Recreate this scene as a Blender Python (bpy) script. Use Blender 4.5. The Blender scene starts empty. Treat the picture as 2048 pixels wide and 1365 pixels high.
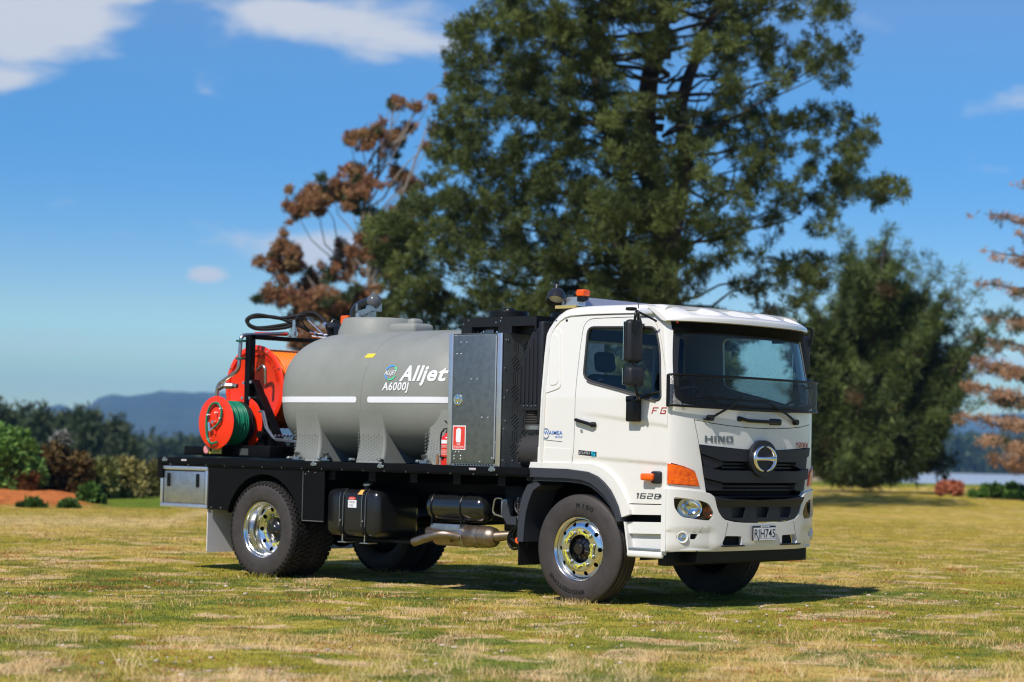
import bpy, bmesh, math, random
import numpy as np
from mathutils import Vector, Matrix, Euler
from math import radians as R, sin, cos, pi, sqrt, asin, atan2

rnd = random.Random(7)
rng = np.random.default_rng(7)
SC = bpy.context.scene
COL = SC.collection

# ------------------------------------------------------------------ camera
CAM = Vector((13.1399, -17.0725, 1.457))
YAW, PITCH, ROLL = 2.2939, 0.0494, 0.0218
fw = Vector((cos(YAW)*cos(PITCH), sin(YAW)*cos(PITCH), sin(PITCH)))
rt = Vector((sin(YAW), -cos(YAW), 0)); up = rt.cross(fw)
rt2 = cos(ROLL)*rt + sin(ROLL)*up; up2 = -sin(ROLL)*rt + cos(ROLL)*up
cd = bpy.data.cameras.new('camera'); cam = bpy.data.objects.new('camera', cd); COL.objects.link(cam)
M = Matrix((rt2, up2, -fw)).transposed().to_4x4(); M.translation = CAM
cam.matrix_world = M
cd.sensor_width = 36; cd.lens = 4319.04/2048*36; cd.clip_start = .5; cd.clip_end = 40000
cd.dof.use_dof = True; cd.dof.focus_distance = 19.9; cd.dof.aperture_fstop = 1.65
SC.camera = cam

# ------------------------------------------------------------------ world, sun, exposure
SUNV = Vector((.15, -.66, .78)).normalized()          # towards the sun
SUN_EL = asin(SUNV.z); SUN_AZ = atan2(SUNV.x, SUNV.y)
W = bpy.data.worlds.new('World'); SC.world = W; W.use_nodes = True
nt = W.node_tree; nt.nodes.clear(); N = nt.nodes.new; Lk = nt.links.new
out = N('ShaderNodeOutputWorld')
sky = N('ShaderNodeTexSky'); sky.sky_type = 'NISHITA'; sky.sun_disc = False
sky.sun_elevation = SUN_EL; sky.sun_rotation = SUN_AZ; sky.altitude = 50; sky.air_density = 1.0; sky.dust_density = .15; sky.ozone_density = 2.5
hs = N('ShaderNodeHueSaturation'); hs.inputs['Saturation'].default_value = 1.52; hs.inputs['Value'].default_value = 1.0; hs.inputs['Hue'].default_value = .514
Lk(sky.outputs[0], hs.inputs['Color'])
tc0 = N('ShaderNodeTexCoord'); sz0 = N('ShaderNodeSeparateXYZ'); Lk(tc0.outputs['Generated'], sz0.inputs[0])
sm0 = N('ShaderNodeMapRange'); Lk(sz0.outputs[2], sm0.inputs[0]); sm0.inputs[1].default_value = 0; sm0.inputs[2].default_value = .20; sm0.inputs[3].default_value = 2.4; sm0.inputs[4].default_value = 1.36; Lk(sm0.outputs[0], hs.inputs['Saturation'])
sm1 = N('ShaderNodeMapRange'); Lk(sz0.outputs[2], sm1.inputs[0]); sm1.inputs[1].default_value = 0; sm1.inputs[2].default_value = .17; sm1.inputs[3].default_value = .545; sm1.inputs[4].default_value = .512; Lk(sm1.outputs[0], hs.inputs['Hue'])
bg = N('ShaderNodeBackground'); bg.inputs[1].default_value = .115; Lk(hs.outputs[0], bg.inputs[0])
tc = N('ShaderNodeTexCoord')
mp = N('ShaderNodeMapping'); mp.inputs['Scale'].default_value = (1, 1, 2.6); mp.inputs['Location'].default_value = (.3, .1, .2)
Lk(tc.outputs['Generated'], mp.inputs[0])
nz = N('ShaderNodeTexNoise'); nz.inputs['Scale'].default_value = 13; nz.inputs['Detail'].default_value = 9; nz.inputs['Roughness'].default_value = .55; nz.inputs['Distortion'].default_value = .25
Lk(mp.outputs[0], nz.inputs['Vector'])
def wmath(op, a, b=None, c=None):
    m = N('ShaderNodeMath'); m.operation = op
    for i, v in enumerate((a, b, c)):
        if v is None: continue
        if isinstance(v, (int, float)): m.inputs[i].default_value = v
        else: Lk(v, m.inputs[i])
    return m.outputs[0]
def pixdir(u, v): return (fw + rt2*((u-1024)/4319.04) + up2*((682.5-v)/4319.04)).normalized()
acc = None
# cloud banks: bearing/elevation of each bank, width, height, weight
for (u, v, wx, wz, k) in ((40, 0, 240, 150, .60), (540, 30, 170, 60, .15), (800, 55, 230, 60, .40), (410, 552, 48, 22, .46),
                          (650, 500, 150, 44, .46), (2040, 205, 130, 40, .22), (1985, 342, 100, 24, .20), (1930, 730, 190, 30, .28), (0, 165, 60, 30, .16)):
    d = pixdir(u, v)
    sb = N('ShaderNodeVectorMath'); sb.operation = 'SUBTRACT'; Lk(tc.outputs['Generated'], sb.inputs[0]); sb.inputs[1].default_value = d
    dh = N('ShaderNodeVectorMath'); dh.operation = 'DOT_PRODUCT'; Lk(sb.outputs[0], dh.inputs[0]); dh.inputs[1].default_value = rt
    dv = N('ShaderNodeVectorMath'); dv.operation = 'DOT_PRODUCT'; Lk(sb.outputs[0], dv.inputs[0]); dv.inputs[1].default_value = (0, 0, 1)
    # the far side of the sky is excluded by the distance along the view
    a = wmath('MULTIPLY', dh.outputs['Value'], 4319/wx); b = wmath('MULTIPLY', dv.outputs['Value'], 4319/wz)
    ln = wmath('ADD', wmath('MULTIPLY', a, a), wmath('MULTIPLY', b, b))
    bl = N('ShaderNodeVectorMath'); bl.operation = 'LENGTH'; Lk(sb.outputs[0], bl.inputs[0])
    g = wmath('MULTIPLY', wmath('POWER', 2.718, wmath('MULTIPLY', ln, -1.0)), k)
    g = wmath('MULTIPLY', g, wmath('LESS_THAN', bl.outputs['Value'], 1.0))
    acc = g if acc is None else wmath('ADD', acc, g)
sepz = N('ShaderNodeSeparateXYZ'); Lk(tc.outputs['Generated'], sepz.inputs[0])
hi = N('ShaderNodeMapRange'); hi.interpolation_type = 'SMOOTHSTEP'; Lk(sepz.outputs[2], hi.inputs[0]); hi.inputs[1].default_value = .26; hi.inputs[2].default_value = .6; hi.inputs[3].default_value = 0; hi.inputs[4].default_value = .15
dens = wmath('ADD', wmath('ADD', nz.outputs[0], acc), hi.outputs[0])
mr = N('ShaderNodeMapRange'); mr.interpolation_type = 'SMOOTHSTEP'; Lk(dens, mr.inputs[0])
mr.inputs[1].default_value = .64; mr.inputs[2].default_value = .88; mr.inputs[3].default_value = 0; mr.inputs[4].default_value = .93
bc = N('ShaderNodeBackground'); bc.inputs[0].default_value = (.63, .66, .72, 1); bc.inputs[1].default_value = 1.08
mx = N('ShaderNodeMixShader'); Lk(mr.outputs[0], mx.inputs[0]); Lk(bg.outputs[0], mx.inputs[1]); Lk(bc.outputs[0], mx.inputs[2])
Lk(mx.outputs[0], out.inputs[0])
sd = bpy.data.lights.new('sun', 'SUN'); sd.energy = 4.6; sd.angle = R(.53); sd.color = (1, .955, .88)
so = bpy.data.objects.new('sun', sd); COL.objects.link(so); so.rotation_euler = SUNV.to_track_quat('Z', 'Y').to_euler(); so.location = (0, -20, 40)
vs = SC.view_settings; vs.view_transform = 'Standard'; vs.look = 'None'; vs.exposure = 0.0; vs.gamma = 1; vs.use_curve_mapping = False
cy = SC.cycles; cy.use_denoising = True; cy.filter_width = 1.15; cy.max_bounces = 8; cy.transparent_max_bounces = 24; cy.volume_bounces = 0
cy.sample_clamp_indirect = 6; cy.caustics_reflective = False; cy.caustics_refractive = False

# ------------------------------------------------------------------ helpers
MATS = {}
def mat(name, col, rough=.5, metal=0, coat=0, spec=.5, bump=None, var=None, bevel=0, aniso=0, trans=0, emit=None, alpha=None, cattr=False, sheen=0):
    """bump=(scale,strength,detail); var=(scale,amount,colour2)"""
    if name in MATS: return MATS[name]
    m = bpy.data.materials.new(name); m.use_nodes = True; t = m.node_tree; b = t.nodes['Principled BSDF']
    b.inputs['Base Color'].default_value = (*col, 1); b.inputs['Roughness'].default_value = rough; b.inputs['Metallic'].default_value = metal
    b.inputs['Coat Weight'].default_value = coat; b.inputs['Coat Roughness'].default_value = .06; b.inputs['Specular IOR Level'].default_value = spec
    b.inputs['Transmission Weight'].default_value = trans
    tcn = t.nodes.new('ShaderNodeTexCoord'); last = None
    if cattr:
        a = t.nodes.new('ShaderNodeAttribute'); a.attribute_name = 'tint'; t.links.new(a.outputs['Color'], b.inputs['Base Color'])
    if var:
        n = t.nodes.new('ShaderNodeTexNoise'); n.inputs['Scale'].default_value = var[0]; n.inputs['Detail'].default_value = 8; n.inputs['Roughness'].default_value = .65
        t.links.new(tcn.outputs['Object'], n.inputs['Vector'])
        r = t.nodes.new('ShaderNodeMapRange'); r.inputs[1].default_value = .42; r.inputs[2].default_value = .68; r.inputs[4].default_value = var[1]; t.links.new(n.outputs[0], r.inputs[0])
        x = t.nodes.new('ShaderNodeMix'); x.data_type = 'RGBA'; x.inputs[6].default_value = (*col, 1); x.inputs[7].default_value = (*var[2], 1)
        t.links.new(r.outputs[0], x.inputs[0]); t.links.new(x.outputs[2], b.inputs['Base Color'])
        r2 = t.nodes.new('ShaderNodeMath'); r2.operation = 'MULTIPLY_ADD'; r2.inputs[1].default_value = .22; r2.inputs[2].default_value = rough-.11
        t.links.new(n.outputs[0], r2.inputs[0]); t.links.new(r2.outputs[0], b.inputs['Roughness'])
    if bevel:
        bv = t.nodes.new('ShaderNodeBevel'); bv.samples = 4; bv.inputs[0].default_value = bevel; last = bv.outputs[0]
    if bump:
        n = t.nodes.new('ShaderNodeTexNoise'); n.inputs['Scale'].default_value = bump[0]; n.inputs['Detail'].default_value = bump[2]
        t.links.new(tcn.outputs['Object'], n.inputs['Vector'])
        u = t.nodes.new('ShaderNodeBump'); u.inputs['Strength'].default_value = bump[1]; u.inputs['Distance'].default_value = .004
        t.links.new(n.outputs[0], u.inputs['Height'])
        if last: t.links.new(last, u.inputs['Normal'])
        last = u.outputs[0]
    if last: t.links.new(last, b.inputs['Normal'])
    MATS[name] = m
    return m
def glass(name, tint, ior=1.5, rough=0.0, refl=1.0):
    m = bpy.data.materials.new(name); m.use_nodes = True; t = m.node_tree; t.nodes.clear()
    o = t.nodes.new('ShaderNodeOutputMaterial'); tr = t.nodes.new('ShaderNodeBsdfTransparent'); tr.inputs[0].default_value = (*tint, 1)
    gl = t.nodes.new('ShaderNodeBsdfGlossy'); gl.inputs['Roughness'].default_value = rough
    fr = t.nodes.new('ShaderNodeFresnel'); fr.inputs[0].default_value = ior
    ml = t.nodes.new('ShaderNodeMath'); ml.operation = 'MULTIPLY'; t.links.new(fr.outputs[0], ml.inputs[0])
    ge = t.nodes.new('ShaderNodeNewGeometry'); mb = t.nodes.new('ShaderNodeMath'); mb.operation = 'SUBTRACT'; mb.inputs[0].default_value = refl; t.links.new(ge.outputs['Backfacing'], mb.inputs[1]); mb.use_clamp = True; t.links.new(mb.outputs[0], ml.inputs[1])
    x = t.nodes.new('ShaderNodeMixShader'); t.links.new(ml.outputs[0], x.inputs[0]); t.links.new(tr.outputs[0], x.inputs[1]); t.links.new(gl.outputs[0], x.inputs[2]); t.links.new(x.outputs[0], o.inputs[0])
    return m
paint = mat('white_paint', (.81, .785, .735), .34, coat=.8, bevel=.006, var=(3.0, .25, (.74, .715, .655)))
paint2 = mat('white_moulding', (.78, .77, .735), .42, coat=.35, bevel=.006)
blackm = mat('black_steel', (.0025, .0025, .003), .45, spec=.18, bevel=.004, var=(5, .5, (.006, .0055, .005)))
satin = mat('black_satin', (.005, .005, .0055), .38, spec=.35, bevel=.004)
plast = mat('charcoal_plastic', (.016, .017, .022), .5, spec=.35, bump=(420, .12, 2), bevel=.006)
fend = mat('grey_fender_plastic', (.040, .044, .054), .5, spec=.35, bump=(300, .1, 2), bevel=.006)
rubber = mat('rubber', (.008, .008, .008), .65, spec=.3)
tyrem = mat('tyre_rubber', (.058, .049, .045), .62, var=(9, .8, (.036, .031, .029)), bump=(60, .15, 3), spec=.35)
tread = mat('tread_rubber', (.012, .011, .0105), .8, var=(18, .7, (.032, .027, .022)), bump=(80, .3, 3), spec=.3)
letterr = mat('tyre_lettering', (.008, .007, .007), .45)
alum = mat('polished_aluminium', (.86, .85, .82), .19, metal=1, bump=(14, .05, 2))
chrome = mat('chrome', (.90, .90, .88), .12, metal=1)
zinc = mat('galvanised_steel', (.55, .58, .59), .38, metal=1, var=(26, 1, (.40, .44, .46)), bump=(30, .15, 4))
zincd = mat('galvanised_sheet', (.20, .225, .235), .44, metal=.7, var=(16, 1, (.14, .165, .175)), bump=(20, .12, 4))
sheet = mat('aluminium_sheet', (.50, .52, .52), .42, metal=.9, var=(12, 1, (.38, .40, .41)), bump=(24, .12, 5))
alub = mat('brushed_aluminium', (.70, .72, .76), .36, metal=.85, var=(10, 1, (.6, .62, .66)))
steel = mat('stainless_pipe', (.50, .47, .45), .3, metal=.9, var=(20, 1, (.36, .33, .31)))
exh = mat('exhaust_steel', (.36, .29, .22), .38, metal=.9, var=(12, 1, (.26, .17, .10)))
poly = mat('grey_polyethylene', (.268, .276, .250), .55, var=(1.6, .9, (.222, .230, .204)), bump=(60, .12, 4), spec=.4)
redr = mat('red_orange_enamel', (.95, .034, .003), .45, coat=.15, bevel=.003)
orh = mat('orange_hose_rubber', (.95, .20, .002), .42)
green = mat('green_hose_rubber', (.004, .20, .105), .35)
dgreen = mat('green_clamp', (.004, .10, .07), .4)
amber = mat('amber_lens', (1, .13, .002), .25, coat=.3, bump=(90, .5, 1)); 
yel = mat('yellow_label', (.85, .62, .06), .4)
yelg = mat('yellow_green_plastic', (.66, .62, .07), .4)
whit = mat('white_label', (.85, .85, .86), .4)
tape = mat('reflective_tape', (.86, .87, .90), .35)
redl = mat('red_label', (.78, .055, .035), .4)
blk = mat('black_print', (.01, .01, .01), .5)
blu = mat('blue_print', (.02, .16, .55), .4)
cyan = mat('cyan_print', (.01, .55, .80), .4)
lblu = mat('sky_blue_print', (.06, .36, .95), .4)
lgrn = mat('mint_print', (.10, .72, .33), .4)
gryp = mat('grey_print', (.09, .10, .10), .45)
redp = mat('red_badge', (.55, .004, .012), .25, coat=1)
hole = mat('dark_cavity', (.004, .004, .004), .9)
intr = mat('cab_trim', (.018, .019, .022), .8, spec=.2)
seatm = mat('seat_fabric', (.035, .045, .075), .9)
wheelg = mat('steering_grey', (.30, .31, .32), .5)
flapm = mat('grey_mudflap', (.74, .72, .75), .5, var=(4, .6, (.64, .62, .63)))
bolt = mat('bolt_metal', (.75, .76, .78), .25, metal=1)
lensw = mat('lamp_glass_white', (.85, .85, .80), .1, coat=1, bump=(60, .4, 1))
GW = glass('windscreen_glass', (.80, .86, .86), 1.50)
GS = glass('side_window_glass', (.80, .88, .90), 1.52)
GC = glass('clear_lamp_glass', (.95, .96, .97), 1.45)

def sharpen(me, ang=32):
    bm = bmesh.new(); bm.from_mesh(me); c = R(ang)
    bmesh.ops.recalc_face_normals(bm, faces=bm.faces)
    for f in bm.faces: f.smooth = True
    for e in bm.edges:
        if len(e.link_faces) == 2: e.smooth = e.calc_face_angle(0) < c
        else: e.smooth = True
    bm.to_mesh(me); bm.free()
def link(name, me, parent=None):
    o = bpy.data.objects.new(name, me); COL.objects.link(o)
    if parent: o.parent = parent
    return o
def mobj(name, vf, m, parent=None, ang=32, recalc=True):
    v, f = vf
    me = bpy.data.meshes.new(name); me.from_pydata([tuple(p) for p in v], [], f); me.materials.append(m); 
    if recalc: sharpen(me, ang)
    me.update(); return link(name, me, parent)
def tag(o, label=None, cat=None, group=None, kind=None):
    if label: o['label'] = label
    if cat: o['category'] = cat
    if group: o['group'] = group
    if kind: o['kind'] = kind
    return o
def join(*parts):
    V, F = [], []
    for v, f in parts:
        k = len(V); V += [tuple(p) for p in v]; F += [tuple(i+k for i in q) for q in f]
    return V, F
def box(x0, x1, y0, y1, z0, z1):
    v = [(x, y, z) for x in (x0, x1) for y in (y0, y1) for z in (z0, z1)]
    return v, [(0,1,3,2),(4,6,7,5),(0,4,5,1),(2,3,7,6),(0,2,6,4),(1,5,7,3)]
def rbox(x0, x1, y0, y1, z0, z1, r=.02, seg=3):
    bm = bmesh.new(); v, f = box(x0, x1, y0, y1, z0, z1)
    vs_ = [bm.verts.new(p) for p in v]
    for q in f: bm.faces.new([vs_[i] for i in q])
    bmesh.ops.recalc_face_normals(bm, faces=bm.faces)
    bmesh.ops.bevel(bm, geom=bm.edges[:], offset=r, segments=seg, profile=.5, affect='EDGES', clamp_overlap=True)
    return bmout(bm)
def bmout(bm):
    bm.verts.index_update(); V = [tuple(v.co) for v in bm.verts]; F = [tuple(v.index for v in f.verts) for f in bm.faces]; bm.free(); return V, F
def xf(vf, m):
    v, f = vf; return [tuple(m @ Vector(p)) for p in v], f
def frame(d):
    d = Vector(d).normalized(); a = Vector((0,0,1)) if abs(d.z) < .9 else Vector((1,0,0))
    u = d.cross(a).normalized(); return u, d.cross(u).normalized()
def cyl(a, b, r, r2=None, n=20, caps=True):
    a, b = Vector(a), Vector(b); r2 = r if r2 is None else r2; u, w = frame(b-a); V = []
    for c, q in ((a, r), (b, r2)):
        V += [c + u*q*cos(2*pi*i/n) + w*q*sin(2*pi*i/n) for i in range(n)]
    F = [(i, (i+1) % n, n+(i+1) % n, n+i) for i in range(n)]
    if caps: F += [tuple(range(n)), tuple(range(n, 2*n))]
    return V, F
def smooth_path(pts, k=6):
    P = [Vector(p) for p in pts]
    if len(P) < 3: return P
    o = []
    for i in range(len(P)-1):
        p0 = P[max(i-1, 0)]; p1 = P[i]; p2 = P[i+1]; p3 = P[min(i+2, len(P)-1)]
        for j in range(k):
            t = j/k
            o.append(.5*((2*p1)+(-p0+p2)*t+(2*p0-5*p1+4*p2-p3)*t*t+(-p0+3*p1-3*p2+p3)*t**3))
    return o+[P[-1]]
def fillet(pts, r, k=5):
    P = [Vector(p) for p in pts]; o = [P[0]]
    for i in range(1, len(P)-1):
        a = (P[i-1]-P[i]); b = (P[i+1]-P[i]); rr = min(r, a.length*.45, b.length*.45); a.normalize(); b.normalize()
        s, e = P[i]+a*rr, P[i]+b*rr
        for j in range(k+1):
            t = j/k; o.append(s*(1-t)**2+P[i]*2*t*(1-t)+e*t*t)
    return o+[P[-1]]
def tube(path, r, n=10, closed=False, rf=None):
    P = [Vector(p) for p in path]; L = len(P); V, F = [], []; pu = None
    for i in range(L):
        d = (P[(i+1) % L]-P[i-1]) if closed else (P[min(i+1, L-1)]-P[max(i-1, 0)])
        if d.length < 1e-9: d = Vector((0,0,1))
        d.normalize()
        if pu is None: u, w = frame(d)
        else:
            u = (pu - d*pu.dot(d)).normalized(); w = d.cross(u)
        pu = u; rr = rf(i/(L-1)) if rf else r
        V += [P[i]+u*rr*cos(2*pi*j/n)+w*rr*sin(2*pi*j/n) for j in range(n)]
    for i in range(L if closed else L-1):
        a, b = i*n, ((i+1) % L)*n
        F += [(a+j, a+(j+1) % n, b+(j+1) % n, b+j) for j in range(n)]
    if not closed: F += [tuple(range(n)), tuple(range((L-1)*n, L*n))]
    return V, F
def lathe(prof, c, axis, n=48, closed=False):
    """prof = [(radius, along)], round an axis through c"""
    c = Vector(c); ax = Vector(axis).normalized(); u, w = frame(ax); V, F = [], []
    for r_, a in prof: V += [c+ax*a+u*r_*cos(2*pi*i/n)+w*r_*sin(2*pi*i/n) for i in range(n)]
    k = len(prof)
    for j in range(k if closed else k-1):
        a, b = j*n, ((j+1) % k)*n
        F += [(a+i, a+(i+1) % n, b+(i+1) % n, b+i) for i in range(n)]
    return V, F
def prism(poly, lo, hi, axis='y'):
    """poly in (x,z) for axis y, (y,z) for axis x, (x,y) for axis z"""
    def p(a, b, c): return {'y': (a, c, b), 'x': (c, a, b), 'z': (a, b, c)}[axis]
    n = len(poly); V = [p(a, b, lo) for a, b in poly]+[p(a, b, hi) for a, b in poly]
    return V, [tuple(range(n)), tuple(range(n, 2*n))]+[(i, (i+1) % n, n+(i+1) % n, n+i) for i in range(n)]
def roundpoly(pts, r, k=4):
    o = []; n = len(pts)
    for i in range(n):
        P = Vector(pts[i]); a = Vector(pts[i-1])-P; b = Vector(pts[(i+1) % n])-P
        ri = r[i] if isinstance(r, (list, tuple)) else r
        rr = min(ri, a.length*.48, b.length*.48)
        if rr < 1e-4: o.append(tuple(P)); continue
        a.normalize(); b.normalize(); s, e = P+a*rr, P+b*rr
        for j in range(k+1):
            t = j/k; q = s*(1-t)**2+P*2*t*(1-t)+e*t*t; o.append((q.x, q.y))
    return o
def arc(cx, cz, r, a0, a1, n): return [(cx+r*cos(R(a0+(a1-a0)*i/n)), cz+r*sin(R(a0+(a1-a0)*i/n))) for i in range(n+1)]
def boolean(o, cutters, op='DIFFERENCE'):
    for c in cutters:
        md = o.modifiers.new('b', 'BOOLEAN'); md.operation = op; md.solver = 'EXACT'; md.object = c
    bpy.context.view_layer.update()
    dg = bpy.context.evaluated_depsgraph_get(); me = bpy.data.meshes.new_from_object(o.evaluated_get(dg))
    o.modifiers.clear(); o.data = me; sharpen(me)
    for c in cutters: bpy.data.objects.remove(c)
    return o
def densify(poly, d):
    o = []
    for i in range(len(poly)):
        a, b = Vector(poly[i]), Vector(poly[(i+1) % len(poly)]); k = max(1, int((b-a).length/d))
        o += [tuple(a.lerp(b, j/k)) for j in range(k)]
    return o
def patch(loops, fmap, grid=.04, thick=.02, pre=None, edge=.03):
    """fill 2D loops (first outer, then holes), cut by a grid, map through fmap(a, b, offset), give it thickness"""
    bm = bmesh.new(); es = []
    for lp in loops:
        lp = densify(lp, edge)
        if pre: lp = [pre(*q) for q in lp]
        vs_ = [bm.verts.new((q[0], q[1], 0)) for q in lp]
        es += [bm.edges.new((vs_[i], vs_[(i+1) % len(vs_)])) for i in range(len(vs_))]
    bmesh.ops.triangle_fill(bm, use_beauty=True, use_dissolve=False, edges=es, normal=(0, 0, 1))
    xs_ = [v.co.x for v in bm.verts]; ys_ = [v.co.y for v in bm.verts]
    gx, gy = grid if isinstance(grid, tuple) else (grid, grid)
    for lo, hi, st, nrm in ((min(xs_), max(xs_), gx, (1, 0, 0)), (min(ys_), max(ys_), gy, (0, 1, 0))):
        a = math.ceil((lo+1e-4)/st)*st
        while a < hi-1e-4:
            bmesh.ops.bisect_plane(bm, geom=bm.verts[:]+bm.edges[:]+bm.faces[:], plane_co=Vector(nrm)*a, plane_no=nrm, dist=1e-5); a += st
    bmesh.ops.remove_doubles(bm, verts=bm.verts, dist=2e-5)
    bm.verts.index_update()
    n = len(bm.verts); P = [(v.co.x, v.co.y) for v in bm.verts]
    V = [tuple(fmap(a, b, 0)) for a, b in P]; F = [tuple(v.index for v in f.verts) for f in bm.faces]
    if thick:
        V += [tuple(fmap(a, b, -thick)) for a, b in P]; F2 = [tuple(n+i for i in reversed(f)) for f in F]
        S = [(e.verts[0].index, e.verts[1].index, n+e.verts[1].index, n+e.verts[0].index) for e in bm.edges if len(e.link_faces) == 1]
        F = F+F2+S
    bm.free(); return V, F
def textvf(s, h, fmap, ex=0, shear=0, bold=0, width=None, spacing=1, align='LEFT', res=3):
    """text of cap height h; fmap(a, b) puts the flat text into the scene"""
    cu = bpy.data.curves.new('t', 'FONT'); cu.body = s; cu.size = h/.72; cu.shear = shear; cu.offset = bold*h*.3; cu.space_character = spacing+bold*.8; cu.resolution_u = res; cu.align_x = align
    o = bpy.data.objects.new('t', cu); COL.objects.link(o); bpy.context.view_layer.update()
    me = o.to_mesh(); V = [tuple(v.co) for v in me.vertices]; F = [tuple(p.vertices) for p in me.polygons]
    o.to_mesh_clear(); bpy.data.objects.remove(o); bpy.data.curves.remove(cu)
    if width:
        mx_ = max(v[0] for v in V); mn = min(v[0] for v in V); k = width/(mx_-mn); V = [((v[0]-mn)*k if align == 'LEFT' else v[0]*k, v[1], 0) for v in V]
    if not ex: return [tuple(fmap(v[0], v[1], 0)) for v in V], F
    n = len(V); cnt = {}
    for f in F:
        for i in range(len(f)):
            k = (f[i], f[(i+1) % len(f)]); cnt[k] = 1
    S = [(a, b, n+b, n+a) for (a, b) in cnt if (b, a) not in cnt]
    return [tuple(fmap(v[0], v[1], ex)) for v in V]+[tuple(fmap(v[0], v[1], 0)) for v in V], F+[tuple(n+i for i in reversed(f)) for f in F]+S
GLY = {'H': '10001 10001 10001 11111 10001 10001 10001', 'I': '1 1 1 1 1 1 1', 'N': '11001 11101 10101 10101 10111 10011 10011', 'O': '11111 10001 10001 10001 10001 10001 11111', 'F': '11111 10000 10000 11110 10000 10000 10000',
       'G': '11111 10000 10000 10111 10001 10001 11111', 'E': '11111 10000 10000 11110 10000 10000 11111', 'U': '10001 10001 10001 10001 10001 10001 11111', 'R': '11111 10001 10001 11110 10010 10001 10001',
       '1': '11 11 01 01 01 01 01', '6': '11111 10000 10000 11111 10001 10001 11111', '2': '11111 00001 00001 11111 10000 10000 11111', '8': '11111 10001 10001 11111 10001 10001 11111', '5': '11111 10000 10000 11111 00001 00001 11111', '0': '11111 10001 10001 10001 10001 10001 11111'}
def blockvf(s, h, width, fmap, ex=0, shear=0, gap=1.0, bold=.12):
    """square technical lettering built stroke by stroke"""
    rows = [GLY[c].split() for c in s]; tot = sum(len(r_[0]) for r_ in rows)+gap*(len(s)-1); cw = width/tot; ch = h/7; V, F = [], []; x = 0
    for r_ in rows:
        w = len(r_[0])
        for j, line in enumerate(r_):
            i = 0
            while i < w:
                if line[i] == '1':
                    k = i
                    while k < w and line[k] == '1': k += 1
                    z0, z1 = (6-j)*ch-bold*ch*(j in (3, 6)), (7-j)*ch+bold*ch*(j in (0, 3)); a0, a1 = x+i*cw-bold*cw, x+k*cw+bold*cw; q = [(a0+shear*z0, z0), (a1+shear*z0, z0), (a1+shear*z1, z1), (a0+shear*z1, z1)]; n = len(V)
                    V += [tuple(fmap(a, b, ex)) for a, b in q]; F.append((n, n+1, n+2, n+3))
                    if ex: V += [tuple(fmap(a, b, 0)) for a, b in q]; F += [(n+m, n+(m+1) % 4, n+4+(m+1) % 4, n+4+m) for m in range(4)]
                    i = k
                else: i += 1
        x += (w+gap)*cw
    return V, F
def side_map(y): return lambda a, b, e=0: (a, y-e, b)
def place(x, z, f): return lambda a, b, e=0: f(x+a, z+b, e)

# ================================================================== THE TRUCK
truck = bpy.data.objects.new('tanker_truck', None); COL.objects.link(truck); truck.empty_display_size = .5
tag(truck, 'white cab truck carrying a grey jetting water tank and orange hose reels on the grass', 'truck')
T = truck
W0 = 1.17
def Wz(z): return W0 if z < 1.95 else W0-.09*(z-1.95)
def x0(z): return 1.04 if z < 1.9 else 1.04-.17*(z-1.9)
def ss(a, b, t):
    t = min(1, max(0, (t-a)/(b-a))); return t*t*(3-2*t)
def xs(y, z, off=0, D=.24, dw=0, dx=0):
    w = Wz(z)+off+dw; t = min(abs(y)/w, 1); return x0(z)+dx+off+D*(1-t**3.3)**.667
def crease(x, z):
    l2 = 1.405-.045*(x+.1); l1 = 1.82-.115*x
    f = .014*(1-ss(l2-.035, l2, z)) * ss(-.2, .3, x)
    g = .010*(1-ss(l1-.03, l1, z))*ss(-.1, .35, x)
    return f+g
def sideR(x, z, e=0): return (x, -(Wz(z)+e-crease(x, z)), z)
def sideL(x, z, e=0): return (x, (Wz(z)+e-crease(x, z)), z)
def front(s, z, e=0):
    w = Wz(z)+e; y = w*sin(s); return (xs(y, z, e), y, z)
def fpre(y, z):
    return (asin(max(-1, min(1, y/Wz(z)))), z)
def mir(pts): return pts+[(-a, b) for a, b in reversed(pts)]

def grow(poly, d):
    """move a polygon's outline outwards by d"""
    n = len(poly); A = sum(poly[i][0]*poly[(i+1) % n][1]-poly[(i+1) % n][0]*poly[i][1] for i in range(n)); sg = 1 if A > 0 else -1; o = []
    for i in range(n):
        a = Vector(poly[i])-Vector(poly[i-1]); b = Vector(poly[(i+1) % n])-Vector(poly[i])
        if a.length < 1e-9 or b.length < 1e-9: o.append(poly[i]); continue
        a.normalize(); b.normalize(); na = Vector((a.y, -a.x)); nb = Vector((b.y, -b.x)); m = (na+nb)
        m = m.normalized() if m.length > 1e-6 else na; q = Vector(poly[i])+m*sg*d/max(.5, m.dot(na)); o.append((q.x, q.y))
    return o
arch = [(-.097, 1.317), (.162, 1.313), (.28, 1.278), (.365, 1.228), (.445, 1.165), (.506, 1.091), (.560, 1.0), (.585, .962)]
door_poly = roundpoly([(-.097, 1.317), (-.076, 1.451), (-.071, 1.738), (-.069, 2.121), (-.053, 2.45), (-.030, 2.705), (.80, 2.71), (.90, 2.52), (.985, 2.2), (1.036, 1.93), (1.036, 1.355), (1.036, .968), (.585, .962)] + arch[::-1][1:-1],
                      [.0, .03, .03, .03, .08, .13, .12, .12, .1, .05, .0, .03, .0]+[0]*6)
win_poly = roundpoly([(.02, 2.625), (.835, 2.61), (.905, 2.40), (.955, 1.95), (.925, 1.925), (.829, 1.940), (.527, 2.015), (.118, 2.101), (.010, 2.150)],
                     [.07, .07, .1, .03, .03, .04, .1, .1, .09])
rt_ = .075   # roof edge radius
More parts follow.
